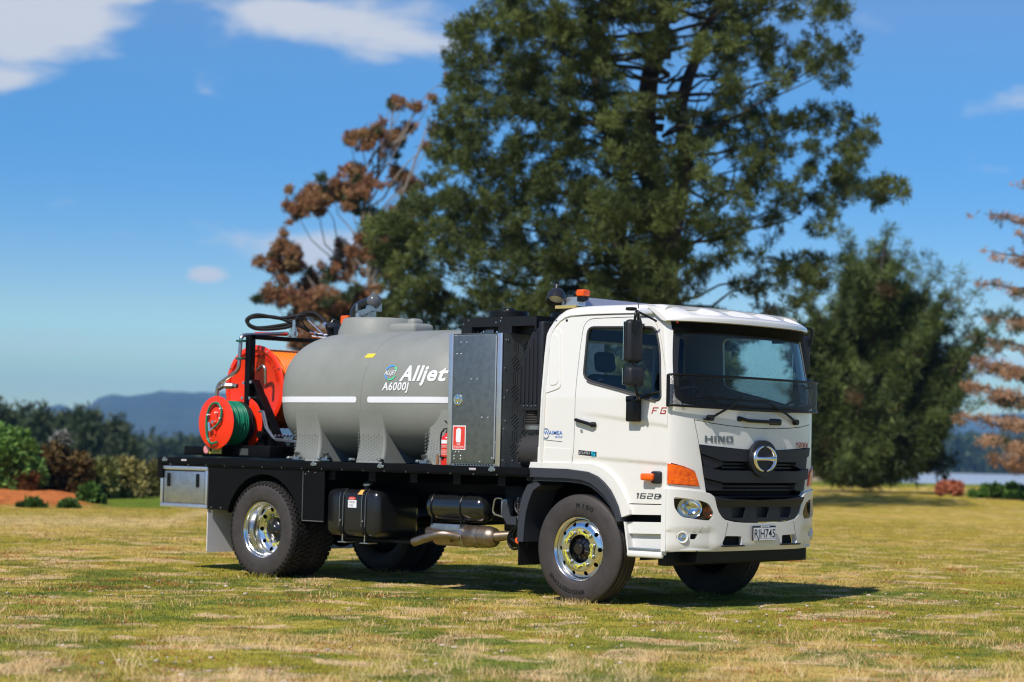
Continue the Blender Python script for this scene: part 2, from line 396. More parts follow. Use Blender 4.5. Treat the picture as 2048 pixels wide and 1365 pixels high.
# right side of the cab: everything round the door
dgap = grow(door_poly, .006)
kf = next(i for i, q in enumerate(dgap) if q[0] > .9 and q[1] < 2.24)
mobj('side_panel', patch([[(-.530, 1.323), (-.505, 1.929), (-.503, 2.35)]+[(-.503+.25*(1-cos(R(a))), 2.49+.25*sin(R(a))) for a in (15, 30, 45, 60, 75, 90)]+[(.896, 2.742), (.915, 2.63), (.935, 2.52), (.962, 2.36), (.988, 2.215)]+dgap[:kf][::-1]], sideR, (.08, .05), .03), paint, T)
door = mobj('door', patch([door_poly, grow(win_poly, .004)], sideR, (.05, .0175), .035), paint, T); door['label'] = 'white cab door with black handle'
mobj('side_panel', patch([[(-.530, .95), (-.505, 1.929), (-.503, 2.35)]+[(-.503+.25*(1-cos(R(a))), 2.49+.25*sin(R(a))) for a in (15, 30, 45, 60, 75, 90)]+[(.905, 2.742), (.925, 2.66), (.99, 2.2), (1.036, 1.93), (1.036, .92), (.6, .92), (.5, 1.1), (.2, 1.3), (-.2, 1.32)], win_poly], sideL, (.08, .05), .03), paint, T)
# raised pressings behind the door
for pl, e in (([(-.488, 2.600), (-.315, 2.622), (-.255, 2.045), (-.470, 1.985)], .007), ([(-.442, 2.56), (-.345, 2.572), (-.290, 2.080), (-.405, 2.062)], .012)):
    mobj('pressed_panel', patch([roundpoly(pl, .05)], lambda a, b, q=0, e=e: sideR(a, b, e+q), .08, e+.01), paint, T, ang=60)
for px, pz in ((-.379, 2.693), (-.252, 2.697)):
    mobj('drain_hole', cyl((px, -Wz(pz)-.004, pz), (px, -Wz(pz)+.01, pz), .013, n=12), hole, T)
# window of the door: seal, glass, quarter bar
sp = [sideR(a, b, -.004) for a, b in densify(win_poly, .05)]
mobj('window_seal', tube(sp, .013, 8, closed=True), mat('seal_rubber', (.03, .03, .032), .45), door)
mobj('window_trim', tube([sideR(a, b, .004) for a, b in densify([(.06, 2.108), (.118, 2.088), (.527, 2.002), (.829, 1.927), (.90, 1.915)], .05)[:-8]], .009, 8), mat('belt_trim', (.22, .20, .19), .3, metal=.6), door)
mobj('window_pane', patch([win_poly], lambda a, b, e=0: sideR(a, b, e-.016), .2, .004), GS, door)
mobj('window_pane', patch([win_poly], lambda a, b, e=0: sideL(a, b, e-.016), .2, .004), GS, T)
# roof and rear as one rounded sweep
prof = [(-.532, 1.30), (-.528, 1.5), (-.515, 1.929), (-.51, 2.2), (-.508, 2.4)]+[(-.508+.33*(1-cos(R(a))), 2.49+.325*sin(R(a))) for a in (8, 22, 38, 54, 70, 85, 90)]+[(0, 2.822), (.3, 2.823), (.6, 2.821), (.85, 2.815), (.935, 2.80)]
V, F = [], []
phs = [90, 72, 54, 36, 18, 0]
def cs(i):
    p = Vector(prof[i]); d = Vector(prof[min(i+1, len(prof)-1)])-Vector(prof[max(i-1, 0)]); d.normalize(); n = Vector((-d.y, d.x))
    if n.x > 0 and n.y < .2: n = -n
    w = Wz(min(p.y, 2.75)); o = []
    for ph in phs: o.append((p-n*rt_*(1-cos(R(ph))), -(w-rt_+rt_*sin(R(ph)))))
    for k in range(1, 12): o.append((p+n*.012*sin(pi*k/12), -(w-rt_)+(2*(w-rt_))*k/12))
    for ph in phs[::-1]: o.append((p-n*rt_*(1-cos(R(ph))), (w-rt_+rt_*sin(R(ph)))))
    return [(q.x, y, q.y) for q, y in o]
m_ = None
for i in range(len(prof)):
    row = cs(i); m_ = len(row); V += row
for i in range(len(prof)-1):
    for j in range(m_-1): F.append((i*m_+j, i*m_+j+1, (i+1)*m_+j+1, (i+1)*m_+j))
shell = mobj('cab_shell', (V, F), paint, T, ang=50)
sm = shell.modifiers.new('s', 'SOLIDIFY'); sm.thickness = .03; sm.offset = 0
boolean(shell, [mobj('c', xf(prism(roundpoly([(-.62, 1.98), (.62, 1.98), (.62, 2.52), (-.62, 2.52)], .08), -.7, -.35, 'x'), Matrix()), paint)])
mobj('rear_window', prism(roundpoly([(-.62, 1.98), (.62, 1.98), (.62, 2.52), (-.62, 2.52)], .08), -.518, -.514, 'x'), GC, T)
# interior: floor, rear lining, dash, seats, wheel
mobj('cab_floor', join(box(-.46, .98, -1.05, 1.05, 1.30, 1.36), box(.45, .98, -1.05, 1.05, 1.0, 1.30)), intr, T)
mobj('dashboard', join(rbox(.80, 1.16, -.98, .98, 1.36, 1.90, .06), rbox(.72, .95, -.86, -.22, 1.75, 1.97, .05)), intr, T)
mobj('cab_lining', join(box(-.46, .86, -1.03, 1.03, 2.70, 2.74), box(-.475, -.455, -1.05, 1.05, 1.36, 1.96), box(-.475, -.455, -1.05, 1.05, 2.54, 2.70), box(-.475, -.455, -1.05, -.64, 1.96, 2.54), box(-.475, -.455, .64, 1.05, 1.96, 2.54)), intr, T)
for y in (-.55, .55):
    st = mobj('seat', join(rbox(-.10, .42, y-.26, y+.26, 1.42, 1.60, .05), xf(rbox(-.09, .05, -.25, .25, 0, .62, .05), Matrix.Translation((-.10, y, 1.58)) @ Matrix.Rotation(R(-8), 4, 'Y')),
              xf(rbox(-.07, .04, -.13, .13, 0, .2, .05), Matrix.Translation((-.19, y, 2.22)) @ Matrix.Rotation(R(-8), 4, 'Y'))), seatm, T)
cst = Vector((.66, -.55, 1.97)); ax = Vector((-.45, 0, .9)).normalized(); u_, w_ = frame(ax)
mobj('steering_wheel', join(tube([cst+u_*.225*cos(2*pi*i/32)+w_*.225*sin(2*pi*i/32) for i in range(32)], .014, 8, closed=True), tube([cst-u_*.22, cst-ax*.03, cst+u_*.22], .018, 6), tube([cst+w_*.22, cst-ax*.03], .018, 6), cyl(cst-ax*.06, cst-ax*.01, .07)), wheelg, T)
# ---- front skin
ws_poly = roundpoly(mir([(-1.035, 2.68), (-1.10, 2.30), (-1.128, 1.95), (-1.068, 1.898), (-.842, 1.872), (-.45, 1.853)]), [.05, .2, .05, .06, .1, 0]+[0, .1, .06, .05, .2, .05])
hood_poly = roundpoly(mir([(-.898, 1.526), (-.953, 1.748), (-.75, 1.723), (-.55, 1.707), (-.25, 1.693), (-.03, 1.690)])[::1], 0)
hood_low = [(-.898, 1.526), (-.71, 1.512), (-.30, 1.490), (-.215, 1.490), (-.115, 1.556), (-.06, 1.576), (0, 1.580)]
hood_full = [(-.953, 1.748), (-.75, 1.723), (-.55, 1.707), (-.25, 1.693), (0, 1.690), (.25, 1.693), (.55, 1.707), (.75, 1.723), (.953, 1.748)]+[(-a, b) for a, b in hood_low]+[(a, b) for a, b in hood_low[::-1][1:]]
gr_side = [(-.885, 1.45), (-.835, 1.20), (-.815, 1.13)]
# the opening that takes hood and grille together
open_poly = [(-.953, 1.748), (-.75, 1.723), (-.55, 1.707), (-.25, 1.693), (0, 1.690), (.25, 1.693), (.55, 1.707), (.75, 1.723), (.953, 1.748), (.898, 1.526), (.815, 1.10), (-.815, 1.10), (-.898, 1.526)]
amb = [(-1.169, 1.345), (-1.06, 1.320), (-.945, 1.275), (-.915, 1.20), (-.892, 1.143), (-1.02, 1.150), (-1.169, 1.160)]
amb_r = roundpoly(amb, [0, .02, .02, .01, .015, .02, 0], 3)
hw = [(-W0*.9999, 1.02), (-W0*.9999, 1.155)]
def seamed(polyd): return polyd
og = grow(open_poly, .006)
outer = [(-Wz(z)*.9995, z) for z in (1.02, 1.3, 1.6, 1.9, 2.1, 2.3, 2.5, 2.70)]+[(Wz(z)*.9995, z) for z in (2.70, 2.5, 2.3, 2.1, 1.9, 1.6, 1.3, 1.02)]+[(.80, 1.02)]+og[:10][::-1]+[og[12]]+[(-.80, 1.02)]
ambh = [(max(a, -1.150), b) for a, b in grow(amb_r, .004)]
ambL = [(-a, b) for a, b in ambh]
cowl = mobj('corner_panel', patch([outer, ws_poly, ambh, ambL], front, (.05, .035), .03, fpre, .025), paint, T, ang=40)
mobj('front_panel', patch([hood_full], front, (.05, .035), .03, fpre, .02), paint, T, ang=40)
mobj('windscreen', patch([grow(ws_poly, -.004)], lambda s, z, e=0: front(s, z, e-.012), (.06, .08), .004, fpre, .03), GW, T, ang=60)
bs = patch([grow(ws_poly, -.002), grow([(a*.965, b) for a, b in roundpoly(mir([(-1.035, 2.55), (-1.10, 2.25), (-1.118, 2.0), (-1.04, 1.955), (-.842, 1.925), (-.45, 1.905)]), .05)], 0)], lambda s, z, e=0: front(s, z, e-.009), (.06, .08), .002, fpre, .03)
mobj('windscreen_border', bs, blk, T, ang=60)
# amber corner lamps
for sg in (-1, 1):
    al = mobj('corner_lamp', patch([[(a*-sg, b) for a, b in amb_r]], lambda s, z, e=0: front(s, z, e+.012), (.03, .03), .03, fpre, .02), mat('amber_corner_lens', (1, .15, .002), .15, coat=.5, bump=(40, 1.0, 2), var=(22, 1, (.62, .045, .001))), T, ang=50)
    al['label'] = 'amber corner turn lamp'
# grille
grille = mobj('grille', join(*[patch([roundpoly(q, .012)], lambda s, z, e=0, o=o: front(s, z, e+o), (.05, .03), t, fpre, .03) for q, o, t in (
    ([(-.898, 1.522)]+[(a, b-.006) for a, b in hood_low[1:]]+[(-a, b-.006) for a, b in hood_low[::-1][1:]]+[(.898, 1.522), (.878, 1.44), (.62, 1.375), (-.62, 1.375), (-.878, 1.44)], .018, .05),
    ([(-.872, 1.43), (-.60, 1.37), (-.60, 1.335), (-.83, 1.28)], .004, .05), ([(.872, 1.43), (.60, 1.37), (.60, 1.335), (.83, 1.28)], .004, .05),
    ([(-.852, 1.318), (-.62, 1.288), (.62, 1.288), (.852, 1.318), (.835, 1.215), (.60, 1.175), (-.60, 1.175), (-.835, 1.215)], .022, .05),
    ([(-.832, 1.205), (-.60, 1.165), (-.60, 1.10), (-.80, 1.10)], .0, .04), ([(.832, 1.205), (.60, 1.165), (.60, 1.10), (.80, 1.10)], .0, .04))]), plast, T, ang=28)
for z in (1.350, 1.318, 1.140, 1.108):
    mobj('grille_bar', patch([[(-.60, z-.009), (.60, z-.009), (.60, z+.009), (-.60, z+.009)]], lambda s, q, e=0: front(s, q, e-.03), (.06, .1), .03, fpre, .05), plast, grille)
mobj('grille_backing', patch([[(-.86, 1.50), (.86, 1.50), (.80, 1.06), (-.80, 1.06)]], lambda s, q, e=0: front(s, q, e-.10), (.1, .2), .01, fpre, .1), hole, grille)
# emblem: oval ring, waisted cross bar
def fplace(y0, z0, e0): return lambda a, b, e=0: (xs(y0+a, z0+b, e0)+e, y0+a, z0+b)
eo = -.012
mobj('emblem_mount', prism([(eo+.222*cos(2*pi*i/40), 1.405+.175*sin(2*pi*i/40)) for i in range(40)], 1.24, 1.322, 'x'), plast, grille)
def ring_seg(a0, a1, n=14):
    o = [(.190*cos(R(a0+(a1-a0)*i/n)), .132*sin(R(a0+(a1-a0)*i/n))) for i in range(n+1)]
    i_ = [(.150*cos(R(a0+(a1-a0)*i/n))*1.0, .112*sin(R(a0+(a1-a0)*i/n))) for i in range(n+1)]
    return o+i_[::-1]
em = []
for a0, a1 in ((-80, 80), (100, 260)):
    em.append(tube([(1.328, eo+.168*cos(R(a0+(a1-a0)*i/24)), 1.405+.118*sin(R(a0+(a1-a0)*i/24))) for i in range(25)], .02, 10, rf=lambda t: .009+.013*sin(pi*t)))
em.append(tube([(1.328, eo-.160+.32*i/12, 1.405) for i in range(13)], .02, 10, rf=lambda t: .020+.010*abs(2*t-1)**3))
mobj('emblem', join(*em), mat('chrome_emblem', (.90, .90, .92), .24, metal=1), grille, ang=60)
# lettering on the front
def on_front(y0, z0, e0=.002): return lambda a, b, e=0: (xs(y0+a, z0+b, e0)+e, y0+a, z0+b)
mobj('lettering', blockvf('HINO', .056, .37, on_front(-.838, 1.552), ex=.004, gap=1.6), mat('chrome_letters', (.22, .24, .27), .3, metal=.6), T)
mobj('lettering', blockvf('500', .046, .255, on_front(.625, 1.522), ex=.006, gap=.7), redp, T)
# pull handle in the cowl with its scooped recess
mobj('front_handle', join(tube([(xs(-.33, 1.77)+.0, -.37, 1.785), (xs(-.2, 1.76)+.035, -.27, 1.762), (xs(.1, 1.76)+.04, .1, 1.757), (xs(.2, 1.76)+.035, .22, 1.757)], .017, 8), rbox(1.25, 1.305, .12, .31, 1.728, 1.79, .02), rbox(1.24, 1.29, -.40, -.33, 1.75, 1.80, .015)), satin, T)
mobj('handle_recess', patch([roundpoly([(-.30, 1.828), (.26, 1.828), (.20, 1.80), (-.26, 1.80)], .01)], on_front(0, 0, .004), .05, .01), paint2, T)
# wipers
def fp(y, z, e): return Vector((xs(y, z, e), y, z))
for a, b, blade in (((-.80, 1.775), (-.36, 1.985), ((-.86, 1.975), (.12, 1.955))), ((.56, 1.765), (.10, 1.925), ((-.42, 1.905), (.55, 1.90)))):
    wp = mobj('wiper', join(tube([fp(a[0], a[1], .03), fp(a[0]+(b[0]-a[0])*.5, (a[1]+b[1])/2, .05), fp(b[0], b[1], .03)], .012, 8), cyl(fp(a[0], a[1], -.01), fp(a[0], a[1], .045), .028), tube([fp(a[0]-.03*(1 if a[0] < 0 else -1), a[1]-.02, .02), fp(a[0]-.07*(1 if a[0] < 0 else -1), a[1]-.012, .012)], .008, 6)), satin, T)
    mobj('wiper_blade', tube([fp(blade[0][0]+(blade[1][0]-blade[0][0])*i/12, blade[0][1]+(blade[1][1]-blade[0][1])*i/12-.012*sin(pi*i/12), .012) for i in range(13)], .010, 6), satin, wp)
# stone guard: bent frame and a real lattice of crossing strips
def gpt(s, z): 
    w = 1.215; y = w*sin(s); t = abs(sin(s)); return Vector((1.07+.245*(1-t**3.3)**.667+.0, y, z))
gt, gb = 2.165, 1.885
fr_ = [gpt(-1.55+3.10*i/60, gt) for i in range(61)]+[gpt(1.55-3.10*i/60, gb-.02*cos((1.55-3.10*i/60))) for i in range(61)]
guard = mobj('stone_guard', join(tube(fr_, .011, 8, closed=True), *[rbox(p.x-.02, p.x+.02, p.y-.01, p.y+.01, gb-.02, gt, .008, 1) for p in (gpt(-1.54, 2), gpt(1.54, 2))],
      *[tube([gpt(s, z), (xs(gpt(s, z).y*.93, z)-.02, gpt(s, z).y*.93, z)], .010, 6) for s in (-1.2, 1.2) for z in (1.93, 2.12)]), satin, T)
Vg, Fg = [], []
S_tot = 2.62; npos = 330
# arc length table
tab = [gpt(-1.55+3.1*i/400, 2) for i in range(401)]; al_ = [0]
for i in range(400): al_.append(al_[-1]+(tab[i+1]-tab[i]).length)
def atlen(q):
    q = max(0, min(al_[-1]-1e-6, q)); i = min(399, int(np.searchsorted(al_, q, side='right')-1)); t = (q-al_[i])/(al_[i+1]-al_[i]); return tab[i].lerp(tab[i+1], t)
pitch, hh = .021, gt-gb
for sg in (1, -1):
    q = -hh*.7
    while q < al_[-1]+hh*.7:
        for k in range(6):
            t0, t1 = k/6, (k+1)/6; q0 = q+sg*(t0-.5)*hh*1.2+hh*.0; q1 = q+sg*(t1-.5)*hh*1.2
            if min(q0, q1) < 0 or max(q0, q1) > al_[-1]: continue
            w2 = .0021; n0 = len(Vg)
            for (qq, tt) in ((q0, t0), (q1, t1)):
                for dw in (-w2, w2):
                    p = atlen(qq+dw*1.6); Vg.append((p.x, p.y, gb+tt*hh))
            Fg.append((n0, n0+1, n0+3, n0+2))
        q += pitch
mobj('guard_mesh', (Vg, Fg), satin, guard, recalc=False)['kind'] = 'stuff'
# sun visor: white shell with four long dimples, black underside
def vfront(y): return .985+.31*max(0, 1-(abs(y)/1.145)**2.6)**.75
NV, NU = 61, 22; V, F = [], []
for i in range(NV):
    sy = -1+2*i/(NV-1); y = 1.145*sin(sy*pi/2*.96)/sin(pi/2*.96)
    xf_ = vfront(y)
    for j in range(NU):
        t = j/(NU-1); x = .74+(xf_-.74)*t
        z = 2.836-.012*(y/1.1)**2-.118*t**2.2 -.06*max(0, abs(y)-.98)*5*(.3+.7*t)*.5
        rib = 0
        for yc in (-.72, -.25, .22, .69):
            d_ = (y-yc)/.17; rib = max(rib, (1-ss(.75, 1.05, abs(d_)))*ss(.30, .45, t)*(1-ss(.80, .90, t)))
        z -= .050*rib; V.append((x, y, z))
    for (x, z) in ((xf_+.006, V[-1][2]-.012), (xf_+.004, 2.668), (xf_-.02, 2.662), (xf_-.05, 2.672)): V.append((x, y, z if z > 2.66 else 2.662))
K = NU+4
for i in range(NV-1):
    for j in range(K-1): F.append((i*K+j, i*K+j+1, (i+1)*K+j+1, (i+1)*K+j))
for i in (0, NV-1): F.append(tuple(i*K+j for j in range(K)))
vis = mobj('sun_visor', (V, F), paint, T, ang=45)
V, F = [], []
for i in range(41):
    y = -1.06+2.12*i/40; xf_ = vfront(y)-.03
    V += [(xf_, y, 2.675), (xf_-.01, y, 2.63-.0*abs(y)), (xs(y, 2.585, .02), y, 2.578-.01*(y/1.06)**2), (xs(y, 2.58, .0), y, 2.59), (xs(y, 2.6, -.02), y, 2.70)]
for i in range(40):
    for j in range(4): F.append((i*5+j, i*5+j+1, i*5+j+6, i*5+j+5))
F += [tuple(range(5)), tuple(200+j for j in range(5))]
mobj('visor_lining', (V, F), mat('visor_black', (.004, .004, .004), .7, spec=.08), vis, ang=40)
mobj('marker_lamp', rbox(1.02, 1.05, -1.06, -1.03, 2.645, 2.668, .006), mat('red_marker_lens', (.9, .06, .01), .2, coat=1), vis)
# small parts on the right side
def on_side(x, z, e0=.003): return lambda a, b, e=0: (x+a, -(Wz(z+b)+e0+e-crease(x+a, z+b)), z+b)
hb = mobj('door_handle', join(tube(fillet([(-.045, -1.165, 1.735), (-.04, -1.205, 1.738), (.17, -1.205, 1.692), (.18, -1.165, 1.69)], .03), .017, 8), xf(rbox(-.03, .03, -.02, .005, -.025, .025, .01), Matrix.Translation((.165, -1.175, 1.693)))), satin, door)
mobj('handle_recess', patch([roundpoly([(.02, 1.765), (.13, 1.745), (.14, 1.66), (.03, 1.68)], .03)], on_side(0, 0, .001), .05, .006), paint2, door)
mobj('door_lock', cyl((.018, -1.170, 1.634), (.018, -1.178, 1.634), .014), bolt, door)
mobj('lettering', blockvf('EURO', .024, .122, on_side(-.006, 1.412, .004), shear=.15, gap=.8, bold=0), mat('silver_print', (.45, .46, .48), .4), door)
mobj('badge', patch([roundpoly([(-.018, 1.450), (.198, 1.436), (.198, 1.392), (-.018, 1.405)], .004)], on_side(0, 0, .002), .1, .004), blk, door)
mobj('lettering', blockvf('5', .044, .046, on_side(.138, 1.393, .006), shear=.1), cyan, door)
mobj('lettering', blockvf('1628', .050, .275, on_side(.668, 1.012, .003), shear=.28, gap=1.7, bold=.10), gryp, door)
fg = mobj('lettering', blockvf('FG', .062, .165, on_side(.850, 1.800, .004), shear=.35, gap=2.6, bold=-.1), mat('dark_red_badge', (.42, .012, .018), .3, coat=.6), door)
# group decal behind the door
mobj('lettering', textvf('WAIMEA', .040, on_side(-.455, 1.592, .004), bold=.02, width=.235), blu, T)
mobj('lettering', textvf('GROUP', .020, on_side(-.315, 1.562, .004), bold=.02, width=.094), blu, T)
mobj('decal_ring', join(*[([on_side(0, 0, .0035)(-.428+q*cos(R(a)), 1.602+q*1.15*sin(R(a))) for a in range(40, 341, 20) for q in (.036, .042+.006*sin(R(a/2)))], [(2*i, 2*i+1, 2*i+3, 2*i+2) for i in range(15)])]), mat('blue_grey_print', (.15, .22, .33), .4), T)
mobj('decal_line', patch([[(-.46, 1.545), (-.22, 1.528), (-.22, 1.524), (-.46, 1.541)]], on_side(0, 0, .003), .2, .001), gryp, T)
# side repeater
sm_ = mobj('side_lamp_base', rbox(.862, .975, -1.188, -1.14, 1.155, 1.270, .02), plast, door)
mobj('side_lamp', rbox(.768, .912, -1.226, -1.165, 1.182, 1.248, .018), amber, sm_)
mobj('corner_lamp_clear', xf(rbox(-.085, .085, -.02, .02, -.032, .032, .02), Matrix.Translation((.735, -1.118, 2.757))), mat('frosted_lamp', (.62, .64, .66), .15, coat=1), T)
# seams low on the side and the moulding under the door
mobj('sill_moulding', join(patch([[(.590, .953), (1.030, .960), (1.030, .868), (.62, .858)]], sideR, .1, .04)), paint, T)
# lower rear quarter below the side panel and lip over the arch
lip_o = [(-.61, 1.325), (-.108, 1.325), (.162, 1.322), (.285, 1.288), (.372, 1.236), (.452, 1.172), (.514, 1.096), (.572, 1.003), (.620, .905), (.625, .86)]
lip_i = [(-.630, 1.268), (-.139, 1.266), (.121, 1.244), (.24, 1.205), (.324, 1.150), (.40, 1.08), (.448, 1.010), (.495, .93), (.524, .845), (.53, .83)]
def lipf(a, b, e=0): return (a, -(1.182+e), b)
mobj('arch_lip', patch([lip_o+lip_i[::-1]], lipf, .1, .05), paint, T)
mobj('arch_lip', patch([[(-.53, 1.318), (-.108, 1.318), (-.100, 1.46), (-.528, 1.47)]], lambda a, b, e=0: sideR(a, b, e+.003), .2, .03), paint, T)
fl_i = [(-.650, 1.178), (-.15, 1.178), (.05, 1.166), (.16, 1.138), (.252, 1.085), (.33, 1.03), (.395, .965), (.455, .88), (.485, .79), (.53, .79)]
fl = mobj('wheel_arch', join(prism([(a, b-.004) for a, b in lip_i]+fl_i[::-1], -1.205, -1.08, 'y'), prism([(a, b) for a, b in fl_i[:-1]]+[(a-.012, b-.035) for a, b in fl_i[:-1]][::-1], -1.18, -.80, 'y')), fend, T)
mobj('wheel_arch', prism([(a, b-.004) for a, b in lip_i]+fl_i[::-1], 1.08, 1.205, 'y'), fend, T)
rf_o = [(-.55, 1.16), (-.66, 1.10), (-.72, 1.00), (-.758, .86), (-.775, .70), (-.778, .545)]
rf_i = [(-.50, 1.10), (-.585, 1.05), (-.635, .95), (-.672, .83), (-.69, .70), (-.70, .545)]
for y0, y1 in ((-1.165, -.80), (.80, 1.165)): mobj('rear_fender', prism(rf_o+rf_i[::-1], y0, y1, 'y'), fend, T)
for y0, y1 in ((-1.15, -.78), (.78, 1.15)): mobj('mudflap', box(-.775, -.765, y0, y1, .315, .62), rubber, T)
# steps
for sg in (1,):
    st = mobj('cab_step', join(prism([(.535, .788), (1.028, .800), (1.028, .50), (.60, .49)], -1.075, -1.03, 'y'), prism([(.535, .788), (.985, .799), (.985, .69), (.565, .68)], -1.115, -1.075, 'y'),
          rbox(.585, 1.0, -1.175, -1.03, .465, .527, .02), prism([(.985, .80), (1.03, .80), (1.03, .50), (.985, .52)], -1.165, -1.03, 'y'), prism([(.53, .788), (.552, .788), (.60, .50), (.582, .50)], -1.15, -1.03, 'y')), paint2, T)
    mobj('step_tread', join(rbox(.60, .965, -1.165, -1.04, .528, .548, .005), *[box(.61+.04*i, .615+.04*i, -1.16, -1.05, .548, .552) for i in range(9)]), zinc, st)
mobj('step_backing', box(.50, 1.0, -1.0, -.92, .50, .88), hole, T)
# ---- bumper
def bfr(s, z, e=0):
    w = 1.19+e; y = w*sin(s); t = min(1, abs(sin(s))); k = 1-ss(.50, .62, z); 
    chin = -.030*(1-ss(.50, .60, z)) - .030*ss(.70, .74, z)*(1-ss(.80, .84, z))*0
    dent = -.016*(1-ss(.715, .735, z))*ss(.58, .66, abs(sin(s)))
    return (1.05+chin+dent+e+.255*(1-t**3.3)**.667, y, z)
def bpre(y, z): return (asin(max(-1, min(1, y/1.19))), z)
bump_o = [(-1.189, .535), (-1.189, .80), (-1.189, 1.113), (-1.072, 1.107), (-.873, 1.090), (-.79, 1.075), (-.750, 1.054), (-.725, 1.035), (-.70, .95), (-.673, .901), (-.63, .855), (-.581, .828), (-.45, .808), (-.294, .798), (0, .794)]
bump_o = bump_o+[(-a, b) for a, b in bump_o[:-1][::-1]]
hl = roundpoly([(-1.145, 1.035), (-1.140, .940), (-1.085, .855), (-.86, .828), (-.775, .825), (-.732, .880), (-.800, .975), (-.888, 1.003)], [.02, .03, .04, .05, .02, .03, .03, .03])
slot = roundpoly([(-.575, .678), (-.335, .672), (-.335, .585), (-.60, .590), (-.62, .61)], .015)
fogp = [(-1.062+.052*cos(2*pi*i/20), .668+.046*sin(2*pi*i/20)) for i in range(20)]
fogpk = roundpoly([(-.985, .700), (-.905, .698), (-.93, .650), (-.99, .650)], .012)
flip = lambda q: [(-a, b) for a, b in q]
holes = [grow(hl, .002), slot, fogp, fogpk]
bumper = mobj('bumper', patch([bump_o]+holes+[flip(h) for h in holes], bfr, (.05, .03), .04, bpre, .022), paint, T, ang=36)
mobj('bumper_return', join(box(1.0, 1.052, -1.19, -1.10, .535, 1.11), box(1.0, 1.052, 1.10, 1.19, .535, 1.11), prism([(1.0, -1.18), (1.06, -1.17), (1.2, -.98), (1.25, -.7), (1.25, .7), (1.2, .98), (1.06, 1.17), (1.0, 1.18)], .545, .56, 'z')), paint2, bumper)
for sg in (-1, 1): mobj('bumper_seam', tube([bfr(bpre(sg*y, z)[0], z, .0002) for y, z in ((.545, .805), (.57, .72), (.60, .64), (.67, .54))], .0025, 5), gryp, bumper)
mobj('top_shelf', prism([(.95, -1.16), (1.06, -1.15), (1.2, -.98), (1.25, -.7), (1.25, .7), (1.2, .98), (1.06, 1.15), (.95, 1.16)], 1.035, 1.05, 'z'), hole, bumper)
for h, d in ((slot, .05), (fogpk, .05)):
    for q in (h, flip(h)): mobj('air_slot', patch([grow(q, .01)], lambda s, z, e=0, d=d: bfr(s, z, e-d), .2, .01, bpre, .05), hole, bumper)
for sg in (-1, 1): mobj('slot_ledge', rbox(1.27, 1.325, sg*.47-.16, sg*.47+.16, .578, .592, .005), plast, bumper)
insert = mobj('lower_grille', join(patch([roundpoly([(-.722, 1.040), (-.50, 1.022), (0, 1.010), (.50, 1.022), (.722, 1.040), (.69, .95), (.665, .903), (.62, .862), (.575, .834), (.29, .804), (-.29, .804), (-.575, .834), (-.62, .862), (-.665, .903), (-.69, .95)], .008)]+
      [roundpoly([(a, .945), (a+.22, .945), (a+.20, .845), (a+.02, .845)], .01) for a in (-.50, -.11, .28)], lambda s, z, e=0: bfr(s, z, e-.004+.02*ss(.95, 1.02, z)), (.05, .03), .06, bpre, .03), patch([[(-.50, .96), (.50, .96), (.50, .83), (-.50, .83)]], lambda s, z, e=0: bfr(s, z, e-.05), .2, .01, bpre, .05)), plast, bumper, ang=28)
# head lamps and fog lamps
for sg in (-1, 1):
    q = hl if sg < 0 else flip(hl)
    hp = mobj('headlight', patch([grow(q, .008)], lambda s, z, e=0: bfr(s, z, e-.075), .06, .01, bpre, .03), mat('lamp_housing', (.012, .012, .013), .35), bumper)
    c = Vector(bfr(bpre(sg*1.005, .937)[0], .937, -.026))
    d = Vector((.80, sg*.60, 0)).normalized()
    bowl = lathe([(.002, -.06), (.04, -.055), (.08, -.035), (.105, -.01), (.112, .01), (.118, .012)], (0, 0, 0), (0, 0, 1), 32)
    rot = d.to_track_quat('Z', 'Y').to_matrix().to_4x4()
    mobj('reflector', xf(bowl, Matrix.Translation(c) @ rot @ Matrix.Scale(.84, 4, rot.inverted() @ Vector((0, 0, 1)))), chrome, hp, ang=60)
    mobj('bulb_shield', cyl(c-d*.04, c+d*.0, .022, .016), chrome, hp)
    mobj('turn_reflector', xf(lathe([(.002, -.03), (.04, -.02), (.055, .0)], (0, 0, 0), (0, 0, 1), 24), Matrix.Translation(Vector(bfr(bpre(sg*.80, .90)[0], .90, -.035))) @ Vector((.95, sg*.3, 0)).to_track_quat('Z', 'Y').to_matrix().to_4x4()), mat('dim_amber_reflector', (.30, .09, .05), .25, metal=.8), hp)
    mobj('lens', patch([q], lambda s, z, e=0: bfr(s, z, e-.003), (.05, .04), .004, bpre, .03), GC, hp, ang=60)
    c = Vector(bfr(bpre(sg*1.062, .668)[0], .668, 0)); d = Vector((.75, sg*.66, 0)).normalized()
    fo = mobj('fog_lamp', lathe([(.052, -.03), (.058, .0), (.052, .012), (.040, .008), (.036, -.012)], c, d, 28), paint2, bumper, ang=50)
    mobj('reflector', lathe([(.001, -.035), (.020, -.03), (.032, -.012), (.036, -.002)], c, d, 24), chrome, fo, ang=60)
    mobj('lens', lathe([(.001, .006), (.02, .004), (.036, -.001)], c, d, 24), GC, fo, ang=60)
# number plate
pl = mobj('number_plate', rbox(1.318, 1.330, -.19, .19, .628, .768, .006, 2), blk, T)
mobj('plate_face', rbox(1.330, 1.333, -.18, .18, .648, .750, .004, 1), whit, pl)
xm = lambda x, y0, z0: (lambda a, b, e=0: (x+e, y0+a, z0+b))
mobj('lettering', textvf('RJH745', .082, xm(1.3345, -.170, .658), bold=.02, width=.34), blk, pl)
mobj('plate_strip', join(box(1.330, 1.334, -.06, .075, .754, .766), box(1.330, 1.334, -.175, .18, .631, .645)), whit, pl)
mobj('lettering', textvf('NEW ZEALAND', .008, xm(1.3355, -.05, .756), width=.1), gryp, pl)
